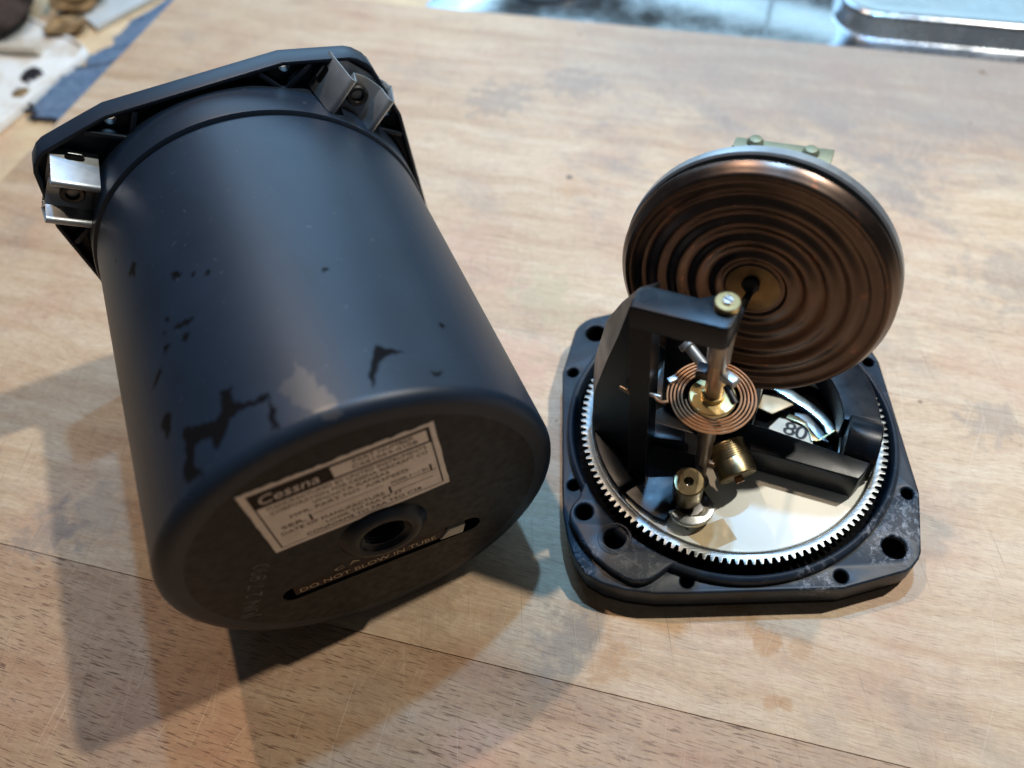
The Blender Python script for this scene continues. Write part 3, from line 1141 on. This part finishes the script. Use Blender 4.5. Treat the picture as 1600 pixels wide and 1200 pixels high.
# header block, frame lines and rules
pr.append(curve_mesh([[(-lw / 2 + 1.2, 5.0), (-1.8, 5.0), (-1.8, lh / 2 - 1.0), (-lw / 2 + 1.2, lh / 2 - 1.0)]], z, z + .02, 0))
hx = -lw / 2 + 1.2
for x0, x1, y0, y1 in ((-1.8, lw / 2 - 1.0, lh / 2 - 1.7, lh / 2 - 1.0), (-1.8, lw / 2 - 1.0, 5.0, 5.5), (lw / 2 - 1.6, lw / 2 - 1.0, 5.5, lh / 2 - 1.7),
                       (hx, hx + 0.28, -lh / 2 + 1.0, 5.0), (lw / 2 - 1.3, lw / 2 - 1.0, -lh / 2 + 1.2, 5.0),
                       (hx + 0.3, lw / 2 - 1.3, -lh / 2 + 1.0, -lh / 2 + 1.12),
                       (-8.4, -8.0, -4.6, -2.4), (5.6, 6.0, -6.3, -3.9), (13.6, 14.0, -4.0, -1.9), (6.2, 14.6, -4.15, -4.0), (-7.8, 5.0, -2.85, -2.75), (6.2, 13.8, -6.25, -6.15)):
    pr.append(curve_mesh([[(x0, y0), (x1, y0), (x1, y1), (x0, y1)]], z + .001, z + .021, 0))
finish('label_frame', join(pr), M['print_dark'], lab)


def put_text(items, mat, parent, zz, rot=0.0):
    out = []
    for s_, x, y, size, width in items:
        me = text_mesh(s_, size, 0.03)
        xs = [v.co.x for v in me.vertices]
        w_ = max(xs) - min(xs)
        cx = (max(xs) + min(xs)) / 2
        me.transform(Matrix.Translation((x, y, zz)) @ Matrix.Scale(width / w_, 4, (1, 0, 0)) @ Matrix.Translation((-cx, 0, 0)))
        out.append(me)
    o = finish('lettering', join(out), mat, parent)
    return o


put_text([('PART NUMBER', 7.2, 8.1, 1.55, 10.6), ('C661064-0108', 7.2, 6.6, 1.35, 11.4),
          ('MANUFACTURED BY UNITED INSTRUMENTS', 0.3, 3.9, 1.45, 27.5), ('CORPORATION FOR CESSNA AIRCRAFT CO', 0.3, 2.3, 1.45, 27.5),
          ('WICHITA KANSAS', 0.0, 0.75, 1.3, 13.5), ('MFR. PART NO. AIRSPEED', -0.6, -0.9, 1.35, 21.0),
          ('SER.', -11.2, -3.5, 1.5, 4.2), ('MODEL 5 111 SN', 9.8, -3.1, 1.3, 6.8),
          ('DATE OF MANUFACTURE', -4.6, -5.4, 1.45, 18.5),
          ('LOOK TO FAA PT 37', 0.6, -7.0, 1.25, 14.0), ('CONFORMS TO FAA TSO C2B', 0.4, -8.7, 1.4, 21.5)], M['print_dark'], lab, z)
hd = text_mesh('Cessna', 4.2, 0.03, shear=0.25)
xs = [v.co.x for v in hd.vertices]
hd.transform(Matrix.Translation((-9.2, 7.1, z + .022)) @ Matrix.Scale(9.8 / (max(xs) - min(xs)), 4, (1, 0, 0)) @ Matrix.Scale(0.85, 4, (0, 1, 0)))
finish('heading', hd, M['label'], lab)

# warning strip sitting in the slot, and the clip end beside it
strip = finish('warning_strip', box(-18.3, 13.0, -1.45, 2.45, LC - 0.7, LC - 0.2, 0.1), M['strip'], case)
strip.matrix_local = Matrix.Translation(Vector((-1.6, -13.4, 0)) * S) @ Matrix.Rotation(SA, 4, 'Z')
put_text([('DO NOT BLOW IN TUBE', -3.2, -0.15, 2.1, 28.0)], M['print_gold'], strip, LC - 0.18)
tx = put_text([('C A L', -7.3, -9.15, 1.6, 7.4)], M['print_gold'], case, LC + 0.005)
tongue = curve_mesh([[(11.6, -1.7), (16.6, -2.0), (17.3, 1.2), (13.8, 1.3)]], LC - 0.8, LC + 0.1, 0.15)
tg = finish('clip_end', tongue, M['card'], case)
tg.matrix_local = strip.matrix_local.copy()
st_ = []
me = text_mesh('JUN 2 7 800', 4.3, 0.02)
xs = [v.co.x for v in me.vertices]
me.transform(Matrix.Translation((-24.6, -3.6, LC + 0.004)) @ Matrix.Rotation(math.radians(62), 4, 'Z') @ Matrix.Scale(20.0 / (max(xs) - min(xs)), 4, (1, 0, 0)))
finish('date_stamp', me, M['print_ghost'], case)

# ================================================================== THE MECHANISM
mech = empty('instrument_mechanism', 'opened aircraft gauge movement standing on its square black base plate, with bronze capsule and hairspring', 'instrument mechanism')
BE = math.radians(-20.8)
bx = Vector((math.cos(BE), math.sin(BE), 0))         # to the right along the bracket
ax_ = Vector((math.sin(BE), -math.cos(BE), 0))       # towards the viewer
up_ = Vector((0, 0, 1))


def BAz(b, a, z=0.0):
    return bx * b + ax_ * a + up_ * z


def mpart(name, me, mat, parent=None, sharp=32.0):
    o = finish(name, me, mat, parent or mech, sharp=sharp)
    if parent is None:
        o.location = (0, 0, ZB * S)
    return o


OCTP = octagon(fat_corner=2)
R_MOUNT = 31.43
holesP = [circle(-31.43, 31.43, 2.65, 28), circle(31.43, -31.43, 2.65, 28), circle(31.43, 31.43, 2.65, 28)]
sm = [(-37.6, 18.7), (-37.6, -13.8), (-13.8, -37.6), (18.7, -37.6), (37.6, -18.7), (37.6, 18.7), (18.7, 37.6), (-18.7, 37.6)]
holesP += [circle(x, y, 1.45, 20) for x, y in sm]
mpart('base_plate', curve_mesh([OCTP, circle(0, 0, 37.5, 128), circle(-35.2, -21.9, 1.95, 28), circle(-28.7, -28.5, 2.3, 28)] + holesP, -6.4, 0.0, 0.45), M['plate'])
mpart('bezel', curve_mesh([inset(OCTP, 0.3), circle(0, 0, 30, 96)], -ZB, -6.2, 0.35), M['bezel'])
mpart('plate_floor', cyl(37.4, -5.6, -3.0, 0.1, 96), M['seam_shade'])
# raised rim round the bore
rim = lathe([(39.2, -0.2), (39.15, 1.3), (38.95, 1.9), (38.5, 2.3), (38.1, 2.37), (37.75, 2.2), (37.45, 1.6), (37.3, 0.0), (37.3, -3.1), (37.6, -3.1)], 192)
mpart('rim', rim, M['plate'])
# knob boss
bo = [(-34.6, -14.3), (-35.4, -15.6), (-36.3, -18.1), (-37.6, -19.6), (-38.4, -21.2), (-38.6, -22.9), (-37.9, -25.3), (-36.0, -28.8), (-33.4, -32.3), (-30.1, -35.4), (-26.8, -37.5), (-25.3, -38.1), (-23.8, -38.3), (-22.4, -38.2), (-21.0, -37.7), (-19.6, -36.8), (-18.4, -35.9), (-17.3, -35.2), (-16.0, -34.65)]
back = [(37.55 * math.cos(math.radians(a)), 37.55 * math.sin(math.radians(a))) for a in range(246, 204, -3)]
bo = bo[:]
mpart('knob_boss', curve_mesh([bo + back, circle(-35.2, -21.9, 1.95, 28), circle(-28.7, -28.5, 2.3, 28)], -0.5, 2.46, 0.5), M['plate'])
cb = lathe([(1.95, 1.4), (1.75, 1.0), (1.6, 0.8), (1.55, -5.0), (0, -5.0)], 32)
mpart('knob_hole_shade', xf(cb, Matrix.Translation((-35.2, -21.9, 0))), M['seam_shade'])  # insert added as painted shade down the knob hole
wa = lathe([(3.2, 2.44), (3.3, 2.52), (3.6, 2.53), (3.75, 2.44)], 40)
mpart('worn_ring', xf(wa, Matrix.Translation((-28.7, -28.5, 0))), M['plate'])

# gear ring
NT = 128
gp = []
for i in range(NT):
    a = 2 * math.pi * i / NT
    w = 2 * math.pi / NT
    for f_, r_ in ((-0.33, 34.85), (-0.15, 36.0), (0.15, 36.0), (0.33, 34.85)):
        gp.append((r_ * math.cos(a + f_ * w), r_ * math.sin(a + f_ * w)))
gear = curve_mesh([gp, circle(0, 0, 33.6, 128)], 1.5, 2.5, 0.08)
M['gear'] = simple('nickel_gear', (0.23, 0.24, 0.235), 0.40, 1.0, 0.12)
mpart('gear_ring', xf(gear, Matrix.Translation((0.4, 0.55, 0))), M['gear'])
lip = lathe([(33.7, 1.4), (33.65, 2.7), (33.4, 2.8), (33.0, 2.35), (32.8, 1.2)], 160)
mpart('gear_lip', xf(lip, Matrix.Translation((0.4, 0.55, 0))), M['steel'])

# dial back, with the window that shows the inner works
win = [BAz(b, a) for b, a in ((5.0, -15.0), (14, -19), (22, -17), (25.0, -9), (25.5, 2.0), (20, 3.5), (9, 2.5), (5, 0))]
mpart('dial_disc', curve_mesh([circle(0.4, 0.55, 33.5, 128), [(p.x, p.y) for p in reversed(win)]], 0.4, 1.4, 0.05), M['dial'])
# --- works seen through the window


def arc_band(cx, cy, r0, r1, a0, a1, z0, z1, n=24, bev=0.1):
    lp = [(cx + r1 * math.cos(math.radians(a0 + (a1 - a0) * i / n)), cy + r1 * math.sin(math.radians(a0 + (a1 - a0) * i / n))) for i in range(n + 1)]
    lp += [(cx + r0 * math.cos(math.radians(a1 - (a1 - a0) * i / n)), cy + r0 * math.sin(math.radians(a1 - (a1 - a0) * i / n))) for i in range(n + 1)]
    return curve_mesh([lp], z0, z1, bev)


def flat(name, pts, z0, z1, mat, bev=0.06, parent=None):
    lp = [tuple(BAz(b_, a_))[:2] for b_, a_ in pts]
    ar = sum(lp[i - 1][0] * lp[i][1] - lp[i][0] * lp[i - 1][1] for i in range(len(lp)))
    return mpart(name, curve_mesh([lp if ar > 0 else lp[::-1]], z0, z1, bev), mat, parent)


M['pale_steel'] = simple('pale_green_steel', (0.50, 0.56, 0.52), 0.30, 1.0, 0.05)
flat('sector_arc', [(5.4, -14.9), (7.4, -14.9), (9.5, -15.5), (12.1, -15.2), (14.4, -14.1), (17.3, -12.8), (20.2, -11.0), (22.7, -8.9), (24.2, -7.2), (22.8, -5.2), (21.8, -6.0), (21.3, -7.2), (19.7, -8.8), (17.7, -10.1), (15.8, -11.0), (13.0, -12.1), (10.1, -13.4)], 0.3, 1.0, M['pale_steel'])
flat('sector_plate', [(13.9, -9.9), (17.0, -10.3), (21.2, -6.7), (23.0, -4.0), (20.4, -4.4), (16.9, -7.7), (14.1, -8.9)], -0.9, -0.4, M['gear'])
flat('brass_plate', [(5.5, -12.2), (9.6, -12.4), (13.1, -11.6), (8.7, -7.3), (5.2, -8.1)], -0.2, 0.4, M['tan'])
flat('tan_arc', [(12.6, -8.4), (14.7, -8.5), (17.0, -7.5), (18.4, -5.1), (20.8, -3.2), (19.0, -2.6), (17.9, -5.2), (16.6, -6.4), (14.8, -6.8), (12.2, -7.2)], 0.1, 0.5, M['old_brass'])
flat('number_card', [(10.6, -6.9), (12.1, -7.0), (13.6, -6.6), (18.1, -5.7), (20.0, -1.0), (19.0, 3.0), (9.0, 3.0), (8.9, -3.6)], -0.5, 0.0, M['card'])
dg = text_mesh('80', 5.4, 0.04, spacing=0.9)
dg.transform(Matrix.Translation(BAz(14.9, -4.3, 0.01)) @ Matrix.Rotation(BE - 0.1, 4, 'Z') @ Matrix.Scale(1.15, 4, (1, 0, 0)))
bmx = text_mesh('80', 5.4, 0.04, spacing=0.9)
bmx.transform(Matrix.Translation(BAz(15.1, -4.2, 0.011)) @ Matrix.Rotation(BE - 0.1, 4, 'Z') @ Matrix.Scale(1.15, 4, (1, 0, 0)))
mpart('card_digits', join([dg, bmx]), M['digits'])
mpart('brass_edge', tube([BAz(20.6, -3.0, 0.7), BAz(23.9, -7.0, 1.1)], 0.22, 6), M['brass'])
flat('bracket_block', [(-19, 3.7), (5.0, 3.7), (5.2, -3), (4.6, -15), (-4, -22), (-19, -16)], 1.9, 9.4, M['cast'], 0.3)
flat('bracket_wall', [(-17, -3.0), (3.6, -3.0), (3.6, -6.5), (-17, -6.5)], 9.2, 26.0, M['cast'], 0.4)
SHOE_SHADE = [(-24.8, 17.0), (-22.0, 22.2), (-18.3, 25.9), (-14.5, 28.0), (-10.2, 29.6), (-7.4, 29.8), (-6.2, 25.2), (-7.2, 19.2), (-5.4, 13.4), (-18.3, 12.7)]
flat('bracket_web', [(-16, 4.6), (-4.5, 4.6), (-4.5, 3.2), (-16, 3.2)], 9.2, 36.0, M['cast'], 0.3)
flat('shoe_and_shade', SHOE_SHADE, 1.42, 2.9, M['cast'], 0.5)  # casting foot and the dial's shade beside it, built as one dark plate
flat('dial_shade_patch', [AB_ for AB_ in ((4.2, 24.1), (8.3, 28.0), (3.5, 32.6), (-1.9, 30.7), (-0.5, 28.2))], 1.39, 1.44, M['shade_patch'], 0.0)  # tan sheet standing for shade cast on the dial, put in as colour

# --- lower frame: bar, ring and half-round boss
bar = [(-19.5, 10.4), (29.6, 10.4), (30.6, 8.4), (31.4, 5.4), (24.6, 5.0), (9.0, 3.6), (-14, 3.6)]
mpart('lower_bar', curve_mesh([[tuple(BAz(b, a))[:2] for b, a in reversed(bar)]], 1.9, 10.0, 0.35), M['cast'])
bos = []
for i in range(25):
    t = math.pi * i / 24
    bos.append((5.7 * math.cos(t), 5.2 * math.sin(t)))
bos = [(5.7, -6.0)] + bos + [(-5.7, -6.0)]
bm_ = curve_mesh([bos], 0, 7.2, 0.4)
mpart('half_round_boss', xf(bm_, axes(BAz(25.4, -0.3, 8.2), ax_, up_, bx) @ Matrix.Scale(-1, 4, (1, 0, 0))), M['cast'])


def ring_sector(r0, r1, a0, a1, z0, z1, bev=0.35, n=48):
    """angles measured in the bracket's own axes, anticlockwise from +b"""
    lp = []
    for i in range(n + 1):
        t = math.radians(a0 + (a1 - a0) * i / n)
        lp.append(bx * (r1 * math.cos(t)) - ax_ * (r1 * math.sin(t)))
    for i in range(n + 1):
        t = math.radians(a1 - (a1 - a0) * i / n)
        lp.append(bx * (r0 * math.cos(t)) - ax_ * (r0 * math.sin(t)))
    return curve_mesh([[(p.x, p.y) for p in lp]], z0, z1, bev)


mpart('frame_ring', ring_sector(24.6, 33.0, 10, 178, 2.0, 9.6), M['cast'])
mpart('frame_foot', ring_sector(28.5, 32.8, 176, 234, 1.6, 5.0, 0.5), M['cast'])
wedge = [BAz(-19, 10.2, 9.9), BAz(-6, 10.2, 9.9), BAz(-4.6, 14.4, 8.0), BAz(-8.8, 18.4, 3.0), BAz(-14.5, 20.5, 3.0), BAz(-14.5, 15.5, 9.0),
         BAz(-19, 10.2, 1.6), BAz(-6, 10.2, 1.6), BAz(-4.6, 14.4, 1.6), BAz(-8.8, 18.4, 1.6), BAz(-14.5, 20.5, 1.6), BAz(-19, 16, 9.0), BAz(-19, 16, 1.6)]
wf = [(0, 1, 2, 5, 11), (5, 2, 3, 4), (1, 7, 8, 2), (2, 8, 9, 3), (3, 9, 10, 4), (4, 10, 12, 11, 5), (0, 11, 12, 6), (0, 6, 7, 1), (6, 12, 10, 9, 8, 7)]
mpart('frame_web', raw(wedge, wf), M['cast'])

# --- upright bracket
pil = [(-18.5, 21.8), (-14.5, 21.8), (-14.5, 15.6), (-18.5, 15.6)]
mpart('pillar', curve_mesh([[tuple(BAz(b, a))[:2] for b, a in reversed(pil)]], 1.6, 56.0, 0.35), M['cast'])
arm_t = [(-18.6, 21.9)] + [(-2.4, 21.9), (-1.6, 21.5), (-1.2, 20.7)]
for i in range(9):
    t = math.radians(-20 + 150 * i / 8)
    arm_t.append((-3.3 + 2.7 * math.cos(t) * 1.0, 16.6 - 2.7 * math.sin(t)))
arm_t += [(-8.0, 16.3), (-16.2, 16.2), (-17.4, 16.5), (-18.2, 17.3), (-18.6, 18.4)]
mpart('top_arm', curve_mesh([[tuple(BAz(b, a))[:2] for b, a in reversed(arm_t)]], 55.4, 61.2, 0.4), M['cast'])
mpart('casting_mark', xf(lathe([(1.75, 0), (1.75, 0.05), (0, 0.05)], 28), Matrix.Translation(BAz(-16.2, 18.6, 61.2))), M['cast'])
# gusset: a plate standing on the rim, sloping up to the arm
P1, P2 = BAz(-18.4, 18.6), BAz(-29.6, 13.7)
gt = (P2 - P1).normalized()
gn = up_.cross(gt)
if gn.dot(ax_) < 0:
    gn = -gn
front = [(0, 1.6), (12.2, 1.6), (12.3, 12), (11.8, 18.5), (10.9, 23.5), (7.2, 36.8), (4.3, 46.2), (0.9, 59.0), (0, 60.5)]
backp = [(-1, 1.6), (15.6, 1.6), (16.4, 12), (16.6, 18.5), (16.0, 24.5), (12.0, 40.5), (7.8, 49.0), (3.5, 56.0), (-1, 60.5)]
gv = [P1 + gt * t + up_ * z for t, z in front] + [P1 + gt * t + up_ * z - gn * 5.2 for t, z in backp]
ng = len(front)
gf = [tuple(range(ng)), tuple(range(2 * ng - 1, ng - 1, -1))] + [(i, i + ng, (i + 1) % ng + ng, (i + 1) % ng) for i in range(ng)]
mpart('gusset', raw(gv, gf), M['cast'], sharp=14)
lintel = [(-17.5, 15.9), (-13.8, 15.9), (-8.5, 14.8), (-8.5, 12.2), (-17.5, 12.2)]
mpart('bracket_rib', curve_mesh([[tuple(BAz(b, a))[:2] for b, a in reversed(lintel)]], 9.8, 13.0, 0.3), M['cast'])

# --- pivot bushing and screw on the arm
SB, SAl = -3.1, 16.9
shp = BAz(SB, SAl)
bush = lathe([(0, 61.0), (1.9, 61.0), (1.9, 61.3), (2.2, 61.35), (2.2, 62.4), (2.05, 62.55), (0.9, 62.55), (0.9, 62.2), (0, 62.2)], 40)
bo_ = mpart('pivot_bushing', xf(bush, Matrix.Translation(shp)), M['brass'])
finish('screw', xf(screw(0.9, 0.95, 0.36), Matrix.Translation(shp + up_ * 62.15) @ Matrix.Rotation(0.9, 4, 'Z')), M['clip_steel'], bo_)
# --- rocking shaft
upper = lathe([(0, 46.5), (2.1, 46.5), (2.2, 46.7), (2.2, 54.6), (2.35, 54.8), (2.35, 55.5), (0, 55.5)], 40)
mpart('shaft_sleeve', xf(upper, Matrix.Translation(shp)), M['sleeve'])
lower = lathe([(0, 34.0), (1.75, 34.0), (1.75, 46.4), (1.6, 46.6), (0, 46.6)], 40)
mpart('shaft_core', xf(lower, Matrix.Translation(shp)), M['bronze_shaft'])
collar_ = lathe([(0, 34.2), (4.4, 34.2), (4.6, 34.4), (4.6, 35.0), (4.4, 35.2), (2.3, 35.25), (2.2, 36.4), (0, 36.4)], 48)
mpart('hairspring_collet', xf(collar_, Matrix.Translation(shp)), M['brass'])
lsh = lathe([(0, 3.0), (0.7, 3.2), (1.0, 5.5), (1.25, 6.0), (1.7, 14.0), (1.6, 19), (1.9, 20), (1.9, 34.1), (0, 34.1)], 32)
mpart('rocking_shaft', xf(lsh, Matrix.Translation(shp)), M['bronze_shaft'])
mpart('lower_pivot', xf(lathe([(0, 1.4), (2.0, 1.4), (2.0, 2.4), (1.4, 3.0), (0.9, 4.4), (0, 4.6)], 28), Matrix.Translation(shp)), M['dark_steel'])
# clamp block and lever on the shaft
mpart('clamp_block', xf(box(-1.6, 1.8, -1.2, 1.2, 40.6, 43.2, 0.25), Matrix.Translation(shp + bx * -2.2 - ax_ * 0.2) @ Matrix.Rotation(BE, 4, 'Z')), M['cast'])
lev = mpart('lever', xf(box(-1.6, 1.6, -1.1, 1.1, 42.4, 44.4, 0.5), Matrix.Translation(shp + bx * 2.7 + ax_ * 1.2) @ Matrix.Rotation(BE - 0.5, 4, 'Z')), M['clip_steel'])
finish('lever_rod', tube([shp + bx * 2.4 + ax_ * 2.2 + up_ * 42.6, shp + bx * 4.8 + ax_ * 4.6 + up_ * 41.2], 0.75, 12), M['dark_steel'], lev)
# --- hairspring
hp = []
turns, r0, r1 = 5.0, 5.2, 8.7
steps = 420
endang = math.radians(205)
for i in range(steps + 1):
    t = i / steps
    a = endang - (1 - t) * turns * 2 * math.pi
    r_ = r0 + (r1 - r0) * t
    hp.append(shp + bx * r_ * math.cos(a) - ax_ * r_ * math.sin(a) + up_ * (35.6 + 0.15 * math.sin(a)) + ax_ * 0.5)
last = hp[-1]
tgt = BAz(-13.9, 21.0, 36.4)
for i in range(1, 12):
    t = i / 11
    hp.append(last.lerp(tgt, t) + up_ * 0.5 * math.sin(t * math.pi) + ax_ * 1.1 * math.sin(t * math.pi))
w_, h_ = 0.2, 0.3
oct_ = [(w_ * math.cos(2 * math.pi * i / 8), h_ * math.sin(2 * math.pi * i / 8)) for i in range(8)]
mpart('hairspring', sweep(hp, oct_), M['copper'])
mpart('spring_stud', xf(cyl(0.45, 0, 2.2, 0.1, 16), along(BAz(-14.6, 21.0, 36.2), bx)), M['clip_steel'])
mpart('spring_clamp', xf(box(-1.0, 1.0, -0.6, 0.6, -0.5, 0.5, 0.15), Matrix.Translation(BAz(-11.4, 16.4, 36.4)) @ Matrix.Rotation(0.5, 4, 'Z')), M['clip_steel'])
mpart('stud_pin', xf(cyl(0.5, 0, 3.2, 0.1, 16), along(BAz(-21.6, 18.4, 32.2), BAz(1, 0.25, -0.05))), M['bronze_shaft'])
# --- balance weights
w1c, w1d = BAz(5.2, 17.6, 9.2), (BAz(5.7, 19.7, 8.6) - BAz(0.3, 13.2, 11.2)).normalized()
wp = [(0, -8.0), (4.0, -8.0), (4.35, -7.7)]
z = -7.5
while z < -3.9:
    wp += [(4.4, z), (4.4, z + 0.22), (4.24, z + 0.30), (4.24, z + 0.44)]
    z += 0.52
wp += [(4.4, -3.6), (4.4, -0.35), (4.1, 0.0), (3.6, 0.0), (3.5, -0.15), (0, -0.15)]
wt = mpart('balance_weight', xf(lathe(wp, 48), along(w1c, w1d)), M['old_brass'])
wt['label'] = 'larger brass balance weight lying tilted right of the shaft'
finish('weight_screw', xf(screw(1.0, 1.3, 0.34), along(w1c - w1d * 0.15, w1d)), M['copper_dark'], wt)
w2c, w2d = BAz(-4.3, 24.6, 14.0), (up_ * 0.98 + ax_ * 0.12 + bx * 0.02).normalized()
ring2 = lathe([(0, -8.2), (3.1, -8.2), (3.3, -7.9), (3.3, -0.3), (3.05, 0), (1.05, 0), (0.95, -0.25), (0.9, -2.4), (0, -2.5)], 48)
wt2 = mpart('balance_weight', xf(ring2, along(w2c, w2d)), M['old_brass'])
wt2['label'] = 'smaller upright brass balance weight with a hole in its top'
finish('weight_screw', xf(screw(0.8, 0.5, 0.25), along(w2c - w2d * 2.3, w2d)), M['steel'], wt2)
mpart('weight_arm', tube([shp + up_ * 10.5, shp.lerp(w1c, 0.6) + up_ * 5.5, w1c - w1d * 6.8], 0.95, 12), M['bronze_shaft'])
mpart('weight_arm', tube([shp + up_ * 9.0, shp.lerp(w2c, 0.5) + up_ * 3.8, w2c - w2d * 6.5], 0.85, 12), M['dark_steel'])
mpart('counter_sector', xf(arc_band(0, 0, 3.0, 5.4, 200, 345, 0, 1.6, 20, 0.3), Matrix.Translation(w2c - up_ * 10.6 + bx * 1.0)), M['steel'])
mpart('pivot_plate', curve_mesh([[tuple(BAz(b, a))[:2] for b, a in ((-6.2, 27.5), (-2.5, 29.6), (1.4, 21.8), (-2.8, 18.2), (-6.6, 21.0))]], 1.5, 2.7, 0.3), M['dark_steel'])

# --- pressure capsule
az, el = math.radians(-20.8), math.radians(8.4)
cn = Vector((math.sin(az) * math.cos(el), -math.cos(az) * math.cos(el), math.sin(el)))
cc = Vector((0.0, 3.5, 46.0))
cap_root = empty('capsule', '', '')
del cap_root['label'], cap_root['category']
cap_root.parent = mech
cap_root.location = (cc + up_ * ZB) * S
rot_c = along((0, 0, 0), cn)
# front diaphragm, corrugated
prof = [(26.2, -0.9), (27.0, -0.8), (27.05, -0.4), (26.9, -0.1), (26.75, 0.3), (26.3, 0.85), (25.9, 1.5), (25.65, 1.85), (25.35, 2.02), (25.05, 2.02), (24.7, 1.85), (24.3, 1.6), (23.4, 1.5), (22.6, 1.62)]
r_ = 22.2
while r_ > 6.6:
    ph = (22.2 - r_) / 4.05 * 2 * math.pi
    prof.append((r_, 1.5 - 0.32 * math.sin(ph) - 0.075 * (22.2 - r_)))
    r_ -= 0.27
prof += [(6.3, 0.2), (5.9, 0.15), (5.5, 0.2), (5.2, 0.4)]
fd = finish('diaphragm', xf(lathe(prof, 160), rot_c), M['capsule'], cap_root)
hub = lathe([(5.4, 0.1), (5.4, 0.45), (5.1, 0.52), (1.4, 0.55), (1.2, 0.9), (0, 0.9)], 56)
M['hub'] = simple('brass_hub', (0.20, 0.14, 0.07), 0.38, 1.0, 0.4, 0.35)
finish('hub', xf(hub, rot_c), M['hub'], cap_root)
groove = lathe([(26.4, -0.9), (25.3, -1.1), (25.3, -3.3), (26.4, -3.5)], 128)
finish('groove', xf(groove, rot_c), M['seam_shade'], cap_root)
backr = lathe([(27.0, -5.1), (25.5, -5.5), (23, -6.4), (20, -6.9), (8, -7.2), (0, -7.2)], 160)
finish('back_shell', xf(backr, rot_c), M['dark_steel'], cap_root)
bring = lathe([(25.4, -2.85), (26.9, -2.8), (27.35, -3.1), (27.45, -4.3), (27.4, -5.2), (25.6, -5.4)], 160)
finish('back_ring', xf(bring, rot_c), M['clip_steel'], cap_root)
solder = blob(0, 0, 1.0, 1.7, 1.9, 1.0, 31, 0.35, 18)
finish('solder', xf(solder, rot_c @ Matrix.Translation((-0.4, 0.7, 0))), M['rubber'], cap_root)
lk = cc + cn * 0.6
mpart('link_rod', tube([lk, lk + ax_ * 3 - bx * 0.5 - up_ * 0.2, BAz(-2.2, 9.0, 47.2), BAz(-2.4, 14.6, 46.2)], 0.75, 12), M['rubber'])
p0, p1 = BAz(-9.6, 12.4, 42.6), BAz(-5.6, 14.6, 40.4)
stl = mpart('adjusting_screw', tube([p0, p1], 1.1, 20), M['clip_steel'])
finish('screw_head', xf(screw(1.7, 1.2, 0.35), along(p0, p0 - p1)), M['clip_steel'], stl)
# post that carries the capsule, and the bar at its top
flat('capsule_post', [(-6.5, -12.5), (-6.5, -15.5), (4.5, -15.5), (4.5, -12.5)], 5.0, 68.8, M['cast'], 0.6)
topb = flat('top_bar', [(-10.4, -12.6), (-10.2, -15.4), (7.3, -16.8), (7.2, -12.6)], 68.9, 70.8, M['green_brass'], 0.2)
for b in (-6.6, 3.4):
    h = lathe([(0, 70.75), (1.5, 70.75), (1.5, 71.15), (1.1, 71.7), (0.4, 71.85), (0, 71.86)], 28)
    finish('bar_screw', xf(h, Matrix.Translation(BAz(b, -14.6))), M['green_brass'], topb)
flat('bar_shim', [(4.6, -12.6), (4.6, -15.0), (7.0, -15.2), (7.0, -12.6)], 66.8, 68.85, M['clip_steel'], 0.15)
# near-black inserts put in for the shade down the screw holes
for x, y, r_ in [(-31.43, 31.43, 2.65), (31.43, -31.43, 2.65), (31.43, 31.43, 2.65)] + [(x, y, 1.45) for x, y in sm]:
    mpart('hole_shade', xf(lathe([(r_ + 0.3, -1.2), (r_ - 0.04, -1.2), (r_ - 0.1, -5.9), (0, -5.9)], 24), Matrix.Translation((x, y, 0))), M['seam_shade'])
mpart('hole_shade', xf(lathe([(2.5, -0.4), (2.26, -0.4), (2.2, -5.9), (0, -5.9)], 24), Matrix.Translation((-28.7, -28.5, 0))), M['seam_shade'])
